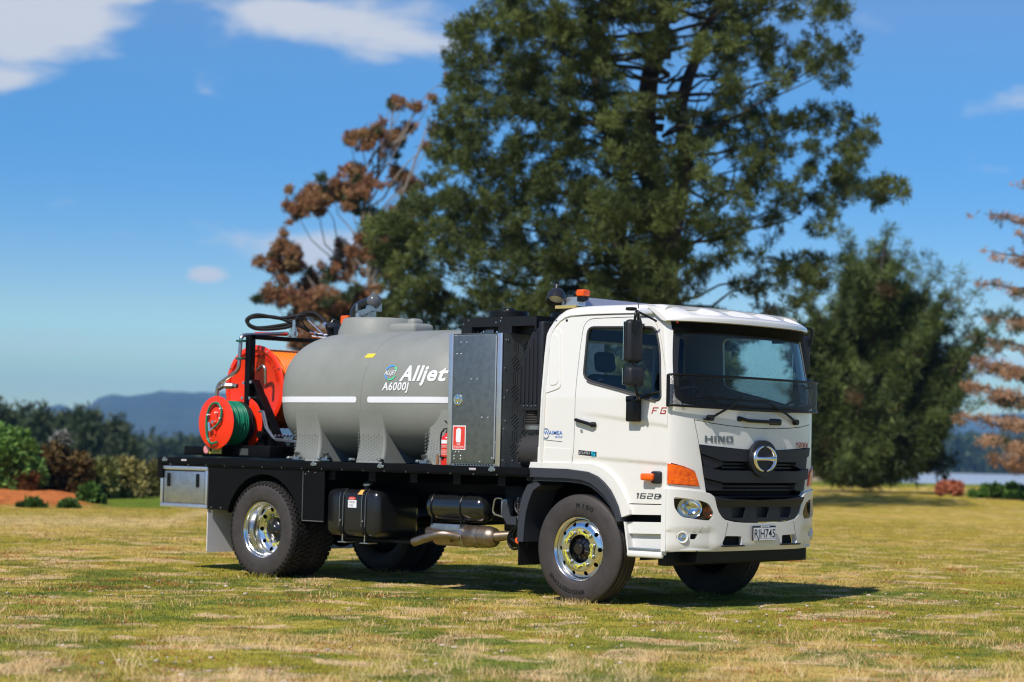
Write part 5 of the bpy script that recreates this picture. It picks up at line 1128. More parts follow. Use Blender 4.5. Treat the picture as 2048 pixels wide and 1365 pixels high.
def ground_tint(x, y):
    d, b = camdb(x, y)
    n1 = fbm(x*.35, y*.35, 31, 5); n2 = .6*fbm(x*2.2, y*2.2, 41, 4)+.4*fbm(x*.4, y*.4, 45, 3); n3 = fbm(x*.5+50, y*.5, 51, 6); n4 = fbm(x*7, y*7, 61, 3)
    c = lerp3(MOSS, LUSH, sst(.50, .68, n1)*.55)
    c = c*(1-(sst(.52, .66, n3))[:, None]*.75)+np.asarray(DRY)[None]*(sst(.52, .66, n3)*.75)[:, None]
    c = c*(1-(sst(.53, .63, n2)*.70)[:, None])+np.asarray(DARK)[None]*(sst(.53, .63, n2)*.70)[:, None]
    s = sst(.58, .66, fbm(x*2.6+9, y*2.6, 71, 4))*.85; c = c*(1-s[:, None])+np.asarray(SOIL)[None]*s[:, None]
    f = sst(20, 46, d)*.6; c = c*(1-f[:, None])+np.asarray((.44, .31, .06))[None]*f[:, None]
    # worn track at the far edge of the field
    e = edge_d(b); p = np.exp(-((d-(e-7.5))/2.6)**2)*.85*(.6+.4*n1); p = p*(b < 0)+.35*p*(b >= 0); c = c*(1-p[:, None])+np.asarray((.62, .45, .21))[None]*p[:, None]
    m = np.exp(-((b+13.2)/2.35)**6)*np.exp(-((d-50.0)/3.6)**4); m = np.clip(m*1.4, 0, 1); c = c*(1-m[:, None])+np.asarray((.50, .16, .05))[None]*m[:, None]
    g = sst(-1, 3, d-e)*(1-sst(60, 300, d))*.9*(1-m); c = c*(1-g[:, None])+np.asarray((.10, .17, .022))[None]*g[:, None]
    q = sst(200, 500, d)*.9; c = c*(1-q[:, None])+np.asarray((.10, .12, .045))[None]*q[:, None]
    r_ = sst(500, 545, d)*(1-sst(1080, 1200, d))*sst(3, 7, b)*.9; c = c*(1-r_[:, None])+np.asarray((.40, .30, .17))[None]*r_[:, None]
    c = c*(.60+.8*n4)[:, None]
    return c
gm = mat('meadow_ground', (.2, .2, .05), .95, cattr=True, spec=.0, bump=(11, .9, 8))
gnodes = gm.node_tree; bpn = [n for n in gnodes.nodes if n.type == 'BUMP'][0]; bpn.inputs['Distance'].default_value = .02
# fine mottling in the soil and moss colour
a_ = [n for n in gnodes.nodes if n.type == 'ATTRIBUTE'][0]; tcn = [n for n in gnodes.nodes if n.type == 'TEX_COORD'][0]; pb = gnodes.nodes['Principled BSDF']
nn_ = gnodes.nodes.new('ShaderNodeTexNoise'); nn_.inputs['Scale'].default_value = 22; nn_.inputs['Detail'].default_value = 9; nn_.inputs['Roughness'].default_value = .7; gnodes.links.new(tcn.outputs['Object'], nn_.inputs['Vector'])
rm = gnodes.nodes.new('ShaderNodeMapRange'); rm.inputs[1].default_value = .3; rm.inputs[2].default_value = .7; rm.inputs[3].default_value = .55; rm.inputs[4].default_value = 1.4; gnodes.links.new(nn_.outputs[0], rm.inputs[0])
vm = gnodes.nodes.new('ShaderNodeVectorMath'); vm.operation = 'SCALE'; gnodes.links.new(a_.outputs['Color'], vm.inputs[0]); gnodes.links.new(rm.outputs[0], vm.inputs['Scale']); gnodes.links.new(vm.outputs[0], pb.inputs['Base Color'])
xf_, yf_, zf_ = X.ravel(), Y.ravel(), Z.ravel()
ground = link('ground', np_mesh('ground', np.stack([xf_, yf_, zf_], 1), FQ, gm, ground_tint(xf_, yf_)))
tag(ground, 'dry mossy meadow with yellow and green patches under the truck', kind='structure')

# ---- grass blades, tussocks, stones
def blades(n, dmin, dmax, hgt, wid, bend=.5, pos=None, tintf=None, segs=1, power=1.0):
    if pos is None:
        u = rng.random(n); d = (dmin**power+u*(dmax**power-dmin**power))**(1/power); b = np.radians(rng.uniform(-14.2, 14.2, n))
        x = CAM.x+d*(VX*np.cos(b)+RXx*np.sin(b)); y = CAM.y+d*(VY*np.cos(b)+RYy*np.sin(b))
    else: x, y = pos; d, _ = camdb(x, y)
    n = len(x); z = ground_h(x, y)
    h = hgt*(.45+rng.random(n)*.9); w = wid*(.6+.8*rng.random(n))*np.clip(d/16, .9, 2.2)
    az = rng.uniform(0, 2*pi, n); ln = bend*(.3+rng.random(n)); la = rng.uniform(0, 2*pi, n)
    dx, dy = np.cos(az)*w/2, np.sin(az)*w/2
    tx, ty = np.cos(la)*ln*h, np.sin(la)*ln*h
    if segs == 1:
        V = np.stack([np.stack([x-dx, y-dy, z-.004], 1), np.stack([x+dx, y+dy, z-.004], 1), np.stack([x+tx, y+ty, z+h], 1)], 1).reshape(-1, 3)
        F = np.arange(3*n).reshape(n, 3); c = np.repeat(tintf(x, y), 3, 0); c[2::3] *= 1.05
    else:
        V = np.stack([np.stack([x-dx, y-dy, z-.004], 1), np.stack([x+dx, y+dy, z-.004], 1), np.stack([x+dx*.6+tx*.35, y+dy*.6+ty*.35, z+h*.6], 1), np.stack([x-dx*.6+tx*.35, y-dy*.6+ty*.35, z+h*.6], 1), np.stack([x+tx, y+ty, z+h*.95], 1)], 1).reshape(-1, 3)
        k = np.arange(n)*5; F = np.concatenate([np.stack([k, k+1, k+2], 1), np.stack([k, k+2, k+3], 1), np.stack([k+3, k+2, k+4], 1)]); c = np.repeat(tintf(x, y), 5, 0)
    return V, F, c
def clear_wheels(V): return V
grassm = mat('grass_blades', (.2, .2, .05), .9, cattr=True, spec=.03)
def gt1(x, y):
    c = ground_tint(x, y); j = rng.random(len(x)); c = c*(.75+.55*j)[:, None]; k = (rng.random(len(x)) < .10)
    c[k] = np.asarray((.46, .36, .17)); k = (rng.random(len(x)) < .10); c[k] = np.asarray((.10, .15, .03)); return c
V, F, c = blades(420000, 11.5, 48, .014, .0060, 1.4, tintf=gt1, power=1.15)
g1 = link('grass', np_mesh('grass', V, F, grassm, c, False)); tag(g1, 'short mossy turf with yellow and green blades across the field', 'grass', kind='stuff')
# dry tussocks
def tussocks(n, dmin, dmax, per, spread, hgt, wid, tint, seed, bend=1.0, thr=None):
    r_ = np.random.default_rng(seed); d = dmin+(dmax-dmin)*r_.random(n)**1.3; b = np.radians(r_.uniform(-14, 14, n))
    cx = CAM.x+d*(VX*np.cos(b)+RXx*np.sin(b)); cy_ = CAM.y+d*(VY*np.cos(b)+RYy*np.sin(b))
    if thr is not None: k = fbm(cx*.9+50, cy_*.9, 51, 5) > thr; cx, cy_ = cx[k], cy_[k]
    if n < 0: pass
    k = ~((np.abs(cy_) < 1.35) & (cx > -6.5) & (cx < 1.5)); cx, cy_ = cx[k], cy_[k]
    x = np.repeat(cx, per)+r_.normal(0, spread, len(cx)*per); y = np.repeat(cy_, per)+r_.normal(0, spread, len(cx)*per)
    def tf(x, y): return np.asarray(tint)[None]*(.6+.7*r_.random(len(x)))[:, None]
    return blades(0, 0, 0, hgt, wid, bend, pos=(x, y), tintf=tf, segs=2)
Vs, Fs, Cs = [], [], []; off = 0
for args in ((260, 11.6, 19, 60, .060, .060, .0035, (.74, .52, .24), 1, 1.3, .47), (85, 11.6, 16.0, 60, .075, .075, .003, (.78, .58, .30), 2, 1.2), (520, 12, 26, 90, .15, .022, .0045, (.095, .135, .030), 3, 1.0),
             (260, 17, 34, 40, .10, .055, .0045, (.62, .42, .17), 4, 1.3, .47), (30, 11.6, 15, 30, .07, .14, .003, (.80, .62, .34), 6, 1.3), (200, 11.6, 30, 70, .11, .022, .005, (.40, .13, .05), 7, 1.2)):
    V, F, c = tussocks(*args); Vs.append(V); Fs.append(F+off); Cs.append(c); off += len(V)
# tufts pressed up against the tyres
tx_, ty_ = [], []
for wx in (0, -4.4185):
    for wy in (-1.25, -.84, .62, .80, 1.2):
        for _ in range(150): tx_.append(wx+rng.normal(0, .16)); ty_.append(wy+rng.normal(0, .035))
V, F, c = blades(0, 0, 0, .05, .0045, .8, pos=(np.array(tx_), np.array(ty_)), tintf=gt1, segs=2); Vs.append(V); Fs.append(F+off); Cs.append(c); off += len(V)
g2 = link('dry_grass', np_mesh('dry_grass', np.concatenate(Vs), np.concatenate(Fs), grassm, np.concatenate(Cs), False)); tag(g2, 'tufts of dry straw coloured grass and darker green clumps in the foreground', 'grass tufts', kind='stuff')
# pale stones and fallen leaves lying in the turf
ico = bmesh.new(); bmesh.ops.create_icosphere(ico, subdivisions=1, radius=1); iv = np.array([v.co[:] for v in ico.verts]); if_ = np.array([[v.index for v in f.verts] for f in ico.faces]); ico.free()
def scatter_stones(n, seed, dmin, dmax, s0, s1, flat, col, bmin=-14, bmax=14):
    r_ = np.random.default_rng(seed); d = dmin+(dmax-dmin)*r_.random(n); b = np.radians(r_.uniform(bmin, bmax, n)); x = CAM.x+d*(VX*np.cos(b)+RXx*np.sin(b)); y = CAM.y+d*(VY*np.cos(b)+RYy*np.sin(b))
    k = (fbm(x*2.2+9, y*2.2, 71, 4) > .50); x, y = x[k], y[k]; n = len(x); s = s0+(s1-s0)*r_.random(n)**2.5; z = ground_h(x, y)
    V = iv[None]*(1+.35*(r_.random((n, len(iv), 3))-.5)); a = r_.uniform(0, 2*pi, n); ex = 1+.6*r_.random(n)
    px_ = V[:, :, 0]*s[:, None]*ex[:, None]; py_ = V[:, :, 1]*s[:, None]
    P = np.stack([x[:, None]+px_*np.cos(a)[:, None]-py_*np.sin(a)[:, None], y[:, None]+px_*np.sin(a)[:, None]+py_*np.cos(a)[:, None], z[:, None]+V[:, :, 2]*s[:, None]*flat+s[:, None]*flat*.5], 2).reshape(-1, 3)
    F = (if_[None]+(np.arange(n)*len(iv))[:, None, None]).reshape(-1, 3); c = np.repeat(np.asarray(col)[None]*(.7+.5*r_.random(n))[:, None], len(iv), 0); return P, F, c
V, F, c = scatter_stones(1300, 11, 11.8, 24, .005, .022, .6, (.58, .46, .35))
g3 = link('pebbles', np_mesh('pebbles', V, F, mat('stone', (.5, .5, .5), .8, cattr=True), c, False)); tag(g3, 'pale stones scattered on bare patches of the turf', 'pebbles', kind='stuff')

# ---- foliage
def foliage(name, centers, radii, per, size, wid, mtl, tintf, parent=None, jitter=.35, shell=.55, up=.35, seed=1, flat=1.0, nleaf=9, droop=0):
    """tufts of small leaves gathered on the outside of many lobes; every leaf is a small quad"""
    r_ = np.random.default_rng(seed); centers = np.asarray(centers, float); radii = np.asarray(radii, float)
    if radii.ndim == 1: radii = np.stack([radii, radii, radii*flat], 1)
    n = np.maximum(4, (per*(radii.mean(1)/radii.mean())**2).astype(int)); idx = np.repeat(np.arange(len(centers)), n); N_ = len(idx)
    dirs = r_.normal(size=(N_, 3)); dirs /= np.linalg.norm(dirs, axis=1)[:, None]; rad = (shell+(1-shell)*r_.random(N_))*(1+jitter*(vnoise(dirs[:, 0]*3+idx*1.7, dirs[:, 1]*3+dirs[:, 2]*2.1, seed)-.5)*2)
    P = centers[idx]+dirs*radii[idx]*rad[:, None]
    ax = dirs+np.array([0, 0, up])[None]+r_.normal(size=(N_, 3))*.35; ax /= np.linalg.norm(ax, axis=1)[:, None]
    T_ = np.repeat(np.arange(N_), nleaf); M_ = len(T_)
    d = ax[T_]+r_.normal(size=(M_, 3))*.55; d[:, 2] -= droop; d /= np.linalg.norm(d, axis=1)[:, None]
    s = size*(.6+.8*r_.random(M_)); side = np.cross(d, r_.normal(size=(M_, 3))); side /= np.linalg.norm(side, axis=1)[:, None]; side *= (wid*(.6+.8*r_.random(M_)))[:, None]
    b = P[T_]+r_.normal(size=(M_, 3))*size*.25; tip = b+d*s[:, None]; mid = b+d*(s*.5)[:, None]
    V = np.stack([b, mid+side, tip, mid-side], 1).reshape(-1, 3); F = np.arange(4*M_).reshape(M_, 4)
    c = np.repeat(tintf(r_, T_, idx[T_], P[T_]), 4, 0)
    return link(name, np_mesh(name, V, F, mtl, c, False), parent)
def leafmat(name, rough=.6, tr=.25):
    if name in MATS: return MATS[name]
    m = bpy.data.materials.new(name); m.use_nodes = True; t = m.node_tree; t.nodes.clear(); o = t.nodes.new('ShaderNodeOutputMaterial')
    a = t.nodes.new('ShaderNodeAttribute'); a.attribute_name = 'tint'; b = t.nodes.new('ShaderNodeBsdfPrincipled'); b.inputs['Roughness'].default_value = rough; b.inputs['Specular IOR Level'].default_value = .3
    tl = t.nodes.new('ShaderNodeBsdfTranslucent'); x = t.nodes.new('ShaderNodeMixShader'); x.inputs[0].default_value = tr
    t.links.new(a.outputs['Color'], b.inputs['Base Color']); t.links.new(a.outputs['Color'], tl.inputs[0]); t.links.new(b.outputs[0], x.inputs[1]); t.links.new(tl.outputs[0], x.inputs[2]); t.links.new(x.outputs[0], o.inputs[0]); MATS[name] = m; return m
LM = leafmat('leaf')
def tinter(base, alt, dead=None, pd=0, var=.5, lobevar=.35):
    def f(r_, T_, L_, P_):
        lv = r_.random(L_.max()+1); tv = r_.random(T_.max()+1)
        t = np.clip(.5*lv[L_]+.5*tv[T_], 0, 1); c = lerp3(base, alt, t)*(1-var/2+var*r_.random(len(T_)))[:, None]*(1-lobevar/2+lobevar*lv[L_])[:, None]
        if dead is not None: k = r_.random(L_.max()+1)[L_] < pd; c[k] = np.asarray(dead)[None]*(.7+.6*r_.random(k.sum()))[:, None]
        return c
    return f
bark = mat('bark', (.060, .045, .034), .9, bump=(9, 1, 6), var=(6, 1, (.032, .025, .020)))
barkp = mat('pale_bark', (.28, .24, .20), .85, bump=(9, .6, 6), var=(5, 1, (.17, .13, .10)))
def in_poly(px_, py_, poly):
    c = False; n = len(poly)
    for i in range(n):
        x1, y1 = poly[i]; x2, y2 = poly[(i+1) % n]
        if (y1 > py_) != (y2 > py_) and px_ < (x2-x1)*(py_-y1)/(y2-y1)+x1: c = not c
    return c
def limb(p0, p1, r0, r1, n=7, sag=0, seed=0):
    rr = random.Random(seed); p0, p1 = Vector(p0), Vector(p1); L_ = (p1-p0).length; pts = []
    for i in range(6):
        t = i/5; q = p0.lerp(p1, t); q.z += sag*L_*sin(pi*t)*.5; 
        if 0 < i < 5: q += Vector((rr.gauss(0, 1), rr.gauss(0, 1), rr.gauss(0, 1)))*L_*.03
        pts.append(q)
    return tube(smooth_path(pts, 2), r0, n, rf=lambda t: r0+(r1-r0)*t)
class Tree:
    """a tree planted at bearing/distance; local frame: a to the right as seen from the photographer's side, b away from him, z up"""
    def __init__(s, name, u, dist, zb, label, cat, group=None):
        s.base = polar(bear(u), dist, zb); s.dist = dist; s.u = u; s.k = 4319.04/dist
        s.o = bpy.data.objects.new(name, None); COL.objects.link(s.o); s.o.location = s.base; tag(s.o, label, cat, group)
        s.A = Vector((RXx, RYy, 0)); s.Bv = Vector((VX, VY, 0))
        b = R(bear(u)); s.Bv = Vector((VX*cos(b)+RXx*sin(b), VY*cos(b)+RYy*sin(b), 0)); s.A = Vector((s.Bv.y, -s.Bv.x, 0))
    def loc(s, u, v, depth=0):
        """local coordinates of a point seen at (u, v) that lies depth metres behind the trunk"""
        f = (s.dist+depth)/s.dist; a = (u-s.u)/s.k*f; z = CAM.z+(hor(u)-v)/s.k*f-s.base.z
        return s.A*a+s.Bv*depth+Vector((0, 0, z))
# ---- the big pine behind the truck
pine = Tree('pine_tree', 1300, 60, -.3, 'huge dark green pine with open branching crown standing behind the cab', 'tree')
outl = [(755, 640), (765, 590), (745, 520), (735, 440), (790, 410), (838, 360), (862, 260), (900, 180), (885, 60), (955, 20), (985, -60), (1040, -230), (1180, -420), (1330, -480), (1470, -330), (1560, -150), (1655, -40), (1680, 40), (1745, 90), (1740, 118), (1690, 130), (1672, 200), (1745, 270), (1745, 300), (1700, 330), (1790, 365), (1818, 388), (1785, 420), (1700, 400), (1660, 440), (1640, 475), (1590, 440), (1545, 480), (1530, 520), (1600, 505), (1690, 530), (1640, 590), (1560, 640), (1480, 700), (1450, 800), (1400, 860), (1100, 880), (900, 820), (780, 720)]
gaps = [(1328, 128, 34), (1308, 178, 28), (1246, 172, 26), (1487, 175, 34), (1564, 195, 34), (1425, 318, 34), (1307, 277, 24), (1182, 280, 20), (1440, 560, 44), (1500, 470, 30), (1143, 335, 16), (1385, 395, 26), (1102, 108, 24), (1365, 90, 20), (1400, 500, 26), (1390, 610, 30), (1470, 620, 34), (1545, 600, 26), (1590, 60, 22), (1540, 25, 22), (1230, 110, 16), (1455, 410, 18), (985, 300, 14), (1000, 560, 14), (880, 560, 12), (860, 430, 14), (1640, 330, 22), (1620, 370, 18), (1350, 200, 18)]
r_ = random.Random(21); lobes = []
tries = 0
while len(lobes) < 1500 and tries < 90000:
    tries += 1; u, v = r_.uniform(730, 1830), r_.uniform(-480, 880)
    if not in_poly(u, v, outl): continue
    rad = r_.uniform(15, 30) if u < 1480 else r_.uniform(12, 22)
    if any((u-a)**2+(v-b)**2 < (c*.62+rad*.45)**2 for a, b, c in gaps): continue
    nv = float(fbm(np.array([u/62.]), np.array([v/62.]), 91, 3)[0])
    if nv > (.76 if u < 1250 else (.67 if v > 430 and u < 1600 else .62)): continue
    if any((u-a)**2+(v-b)**2 < (.25*(rad+c))**2 for a, b, c in lobes) and r_.random() < .85: continue
    lobes.append((u, v, rad))
cen, rad_ = [], []
for (u, v, rr) in lobes:
    half = (1-min(1, abs((u-1290)/560)))**.6*6.0+.3
    dz = r_.uniform(-1, 1)*half
    if v < 600 and r_.random() < .55 and u < 1340: dz = -abs(dz)
    cen.append(pine.loc(u, v, dz)); rad_.append(rr/pine.k)
foliage('crown', [tuple(c) for c in cen], rad_, 24, .17, .013, LM, tinter((.034, .056, .014), (.150, .180, .048), (.22, .12, .06), .005, .55, .5), pine.o, shell=.25, up=.45, seed=5, nleaf=16, flat=.85, jitter=.6)
tk = [limb(pine.loc(1300, 960), pine.loc(1318, 560), .62, .50, 12, 0, 1), limb(pine.loc(1318, 560), pine.loc(1290, 150, .3), .48, .26, 10, 0, 2), limb(pine.loc(1290, 150, .3), pine.loc(1330, -420), .26, .05, 8, 0, 3), limb(pine.loc(1318, 580), pine.loc(1380, 120, 1), .34, .16, 9, .05, 4), limb(pine.loc(1312, 620), pine.loc(1180, 150, -.5), .30, .12, 9, -.04, 5), limb(pine.loc(1380, 120, 1), pine.loc(1480, -180, 1.5), .16, .04, 7, 0, 6)]
for i, (c, q) in enumerate(zip(cen, lobes)):
    if i % 9 or q[0] > 1640: continue
    u, v, rr = q; tz = min(900, v+r_.uniform(30, 130)); tu = 1300+(40*(1-(tz/500)) if tz < 500 else 0)
    if abs(u-tu) < 40: continue
    tk.append(limb(pine.loc(tu, tz), c, (.030+.00012*abs(u-tu)), .010, 5, -.10, i))
mobj('trunk', join(*tk), bark, pine.o, ang=60)
# ---- red-brown gum tree further back on the left of the pine
gum = Tree('gum_tree', 720, 88, -1.0, 'tall thin gum tree with loose clumps of rust red leaves left of the big pine', 'tree')
gl_ = [(560, 495, 34), (548, 530, 30), (585, 515, 24), (600, 405, 28), (630, 385, 34), (665, 380, 34), (700, 395, 26), (590, 425, 18), (690, 335, 20), (705, 360, 24), (730, 365, 20), (735, 440, 22), (795, 350, 26), (815, 365, 18), (690, 275, 20), (715, 268, 22), (745, 262, 26), (770, 285, 22), (785, 265, 18), (805, 250, 14), (775, 202, 15), (790, 200, 12), (822, 212, 11), (860, 250, 12), (850, 190, 8), (885, 150, 10), (845, 290, 10), (700, 505, 30), (735, 500, 34), (755, 530, 30), (690, 530, 24), (535, 585, 22), (560, 590, 20), (620, 560, 30), (650, 590, 38), (600, 600, 34), (680, 610, 38), (640, 630, 34), (720, 590, 34), (745, 610, 40), (700, 650, 36), (770, 640, 40), (640, 670, 26), (600, 640, 24), (760, 440, 26), (795, 420, 22), (620, 700, 40), (720, 720, 50), (790, 560, 30), (655, 545, 20), (770, 470, 20)]
cg, rg = [], []
for (u, v, rr) in gl_:
    dz = r_.uniform(-1.6, 1.6); c = gum.loc(u, v, dz); cg.append(tuple(c)); rg.append(rr*.60/gum.k)
    for _ in range(7): cg.append(tuple(gum.loc(u+max(-1, min(1, r_.gauss(0, .6)))*rr, v+max(-.9, min(1, r_.gauss(.1, .55)))*rr, dz+r_.uniform(-.5, .5)))); rg.append(rr*r_.uniform(.18, .48)/gum.k)
foliage('crown', cg, rg, 32, .17, .024, LM, tinter((.40, .15, .075), (.28, .20, .085), (.07, .09, .03), .16, .6, .5), gum.o, shell=.2, up=-.2, seed=8, nleaf=8, flat=.75, droop=.3)
gt_ = [limb(gum.loc(735, 960), gum.loc(745, 640), .28, .20, 9, 0, 11), limb(gum.loc(745, 640), gum.loc(730, 380), .18, .08, 8, 0, 12), limb(gum.loc(730, 380), gum.loc(790, 190), .08, .02, 6, 0, 13), limb(gum.loc(745, 640), gum.loc(850, 230), .13, .02, 7, 0, 14)]
for i, (u, v, rr) in enumerate(gl_): gt_.append(limb(gum.loc(740-(800-v)*.02, min(800, v+110+abs(u-740)*.45)), gum.loc(u, v+rr*.3), .05, .012, 5, -.12, i+50))
mobj('trunk', join(*gt_), barkp, gum.o, ang=60)
# ---- spreading cypress on the right
cyp = Tree('cypress_tree', 1735, 84, -.35, 'wide bushy cypress with feathery upswept branches right of the truck', 'tree')
cc, cr, tb_ = [], [], []
ends = [(1770, 480), (1745, 505), (1800, 520), (1835, 545), (1690, 487), (1720, 540), (1865, 560), (1900, 585), (1925, 605), (1880, 620), (1940, 650), (1985, 655), (1960, 680), (1930, 700), (1960, 725), (1940, 760), (1905, 790), (1925, 820), (1890, 850), (1860, 880), (1830, 900), (1680, 570), (1655, 600), (1640, 650), (1620, 690), (1600, 740), (1590, 800), (1600, 860), (1610, 905), (1700, 600), (1750, 580), (1780, 620), (1820, 620), (1700, 680), (1760, 680), (1830, 690), (1660, 740), (1720, 760), (1790, 760), (1860, 750), (1650, 820), (1720, 830), (1790, 830), (1850, 820), (1660, 890), (1720, 890), (1790, 890), (1700, 930), (1760, 935), (1650, 935), (1620, 600), (1590, 650), (1575, 700)]
for i, (u, v) in enumerate(ends):
    dz = r_.uniform(-3, 3)*(1-min(.9, abs(u-1745)/260)); su, sv = 1740+(u-1740)*.25, min(955, v+140+abs(u-1740)*.25); e = cyp.loc(u, v, dz); s = cyp.loc(su, sv, dz*.3)
    tb_.append(limb(s, e, .07, .015, 5, -.06, i+200)); n_ = 14
    for k in range(n_):
        t = .22+.92*k/(n_-1); c = s.lerp(e, t); cc.append(tuple(c+Vector((r_.gauss(0, .12), r_.gauss(0, .12), r_.gauss(0, .08))))); w_ = .36*max(.02, 1.04-t)+.05; cr.append((w_*1.0, w_*1.0, w_*.75))
foliage('crown', cc, np.array(cr), 30, .34, .017, LM, tinter((.050, .090, .024), (.165, .200, .055), (.16, .10, .05), .04, .5, .5), cyp.o, shell=.3, up=.55, seed=12, nleaf=10)
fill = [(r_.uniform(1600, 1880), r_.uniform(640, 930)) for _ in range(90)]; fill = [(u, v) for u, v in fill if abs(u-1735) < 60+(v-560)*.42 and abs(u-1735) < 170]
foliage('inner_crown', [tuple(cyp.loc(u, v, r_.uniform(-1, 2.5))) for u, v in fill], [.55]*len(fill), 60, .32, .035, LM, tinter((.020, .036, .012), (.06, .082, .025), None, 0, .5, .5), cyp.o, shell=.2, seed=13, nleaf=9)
mobj('trunk', join(limb(cyp.loc(1740, 975), cyp.loc(1745, 700), .26, .14, 8, 0, 9), limb(cyp.loc(1745, 700), cyp.loc(1770, 490), .14, .02, 7, 0, 10), *tb_), bark, cyp.o, ang=60)
# ---- rusty larch reaching in from the right edge
lar = Tree('larch_tree', 2132, 74, -.4, 'rust brown tree with layered bare looking branches at the right edge of the field', 'tree')
le = [(1975, 438, .10), (2010, 445, .16), (1990, 512, .12), (2030, 530, .2), (1975, 575, .14), (2025, 590, .2), (2000, 640, .26), (2040, 660, .3), (1985, 690, .25), (1960, 735, .30), (2010, 745, .34), (1950, 780, .3), (2000, 800, .34), (1965, 840, .28), (2030, 850, .3), (1985, 880, .28), (2040, 900, .3), (2005, 920, .28), (2045, 480, .16), (2060, 380, .2), (2090, 300, .2), (2180, 330, .3), (2230, 470, .3), (2260, 640, .34), (2280, 800, .34), (2150, 200, .2), (2130, 720, .4), (2130, 860, .4)]
lc, lr, lt = [], [], []
for i, (u, v, w_) in enumerate(le):
    dz = r_.uniform(-1.5, 1.5); e = lar.loc(u, v, dz); s = lar.loc(2120+(u-2120)*.06, v+10+abs(u-2120)*.14); lt.append(limb(s, e, .06, .012, 5, .02, i+300))
    for k in range(8): t = .25+.78*k/7; lc.append(tuple(s.lerp(e, t)+Vector((r_.gauss(0, .15), r_.gauss(0, .15), r_.gauss(0, .07))))); lr.append((w_*1.3, w_*1.3, w_*.5))
foliage('crown', lc, np.array(lr), 18, .17, .017, LM, tinter((.52, .28, .15), (.44, .30, .19), (.09, .10, .035), .16, .6, .5), lar.o, shell=.2, seed=14, nleaf=8)
mobj('trunk', join(limb(lar.loc(2120, 980), lar.loc(2130, 180), .26, .05, 9, 0, 15), *lt), bark, lar.o, ang=60)
# ---- shrubs along the left edge of the field
def shrub(name, u, v0, v1, wpx, dist, base, alt, label, cat='shrub', dead=None, pd=0, seed=1, group=None, size=.13, wid=.035, n=26, stem=True, up=.3, nleaf=8):
    zb = CAM.z-(v1-hor(u))/(4319.04/dist); t = Tree(name, u, dist, zb, label, cat, group); rr = random.Random(seed); cs_, rs_ = [], []
    H_ = (v1-v0)/t.k; Wd = wpx/t.k
    for i in range(n):
        a = rr.uniform(0, 2*pi); q = sqrt(rr.random()); z = rr.uniform(.18, .9); w_ = sqrt(max(0.05, 1-((z-.42)/.62)**2)); rad = rr.uniform(.16, .27)*min(H_, Wd)
        cs_.append(tuple(t.A*(cos(a)*q*w_*(Wd/2-rad*.5))+t.Bv*(sin(a)*q*w_*(Wd/2-rad*.5))+Vector((0, 0, z*H_*.95)))); rs_.append(rad)
    foliage('foliage', cs_, rs_, 60, size, wid, LM, tinter(base, alt, dead, pd, .6, .5), t.o, shell=.3, seed=seed, up=up, nleaf=nleaf)
    if stem: mobj('stem', join(*[limb((0, 0, -.1), Vector(cs_[i]), .03, .01, 5, 0, i) for i in range(0, n, 3)]), bark, t.o)
    return t
BE = 'shrubs planted along the edge of the field'
shrub('leafy_shrub', 28, 862, 995, 125, 51, (.10, .20, .035), (.18, .30, .07), 'bright green leafy shrub at the far left edge of the field', 'shrub', seed=31, group=BE, n=34)
shrub('brown_shrub', 128, 893, 1000, 115, 52, (.20, .11, .03), (.09, .07, .028), 'dark bush with bronze brown top on the bark mound', 'shrub', (.045, .04, .02), .4, seed=33, group=BE, n=34)
shrub('brown_shrub', 62, 950, 1000, 46, 50.5, (.22, .075, .02), (.12, .07, .03), 'small rust red bush between the green and bronze bushes', 'shrub', seed=34, group=BE, n=16)
shrub('olive_shrub', 212, 915, 1000, 58, 53, (.16, .19, .06), (.27, .27, .09), 'light olive bush right of the bronze bush', 'shrub', seed=35, group=BE)
shrub('olive_shrub', 262, 925, 1000, 72, 54, (.19, .19, .06), (.32, .27, .09), 'yellowish olive bush in the middle of the left hedge row', 'shrub', seed=36, group=BE)
shrub('olive_shrub', 312, 930, 1000, 70, 56, (.18, .16, .055), (.27, .25, .08), 'brownish olive bush behind the toolbox end of the tray', 'shrub', seed=37, group=BE)
shrub('low_shrub', 190, 975, 1006, 40, 49, (.07, .15, .025), (.11, .20, .04), 'low bright green bush at the end of the bark mound', 'shrub', seed=39, group=BE, n=12, stem=False)
shrub('low_shrub', 72, 1006, 1017, 40, 45.8, (.05, .11, .02), (.09, .15, .03), 'low dark green clump in front of the bark mound', 'shrub', seed=40, group=BE, n=10, stem=False)
shrub('low_shrub', 146, 1008, 1016, 26, 45.8, (.05, .11, .02), (.09, .15, .03), 'small green clump beside the track in front of the mound', 'shrub', seed=41, group=BE, n=8, stem=False)
shrub('flowering_shrub', 128, 868, 905, 26, 56, (.40, .38, .34), (.22, .22, .18), 'whitish bare twigs rising over the bronze bush', 'shrub', seed=42, group=BE, n=9)
shrub('rust_shrub', 1905, 966, 986, 50, 79, (.62, .20, .10), (.5, .22, .12), 'small rust red bush on the bare ground beyond the right side of the field', 'shrub', seed=43, n=14, stem=False)
shrub('low_shrub', 2010, 970, 1000, 130, 78, (.07, .16, .02), (.12, .22, .035), 'bright green scrub at the right edge of the field', 'shrub', seed=44, n=30, stem=False)
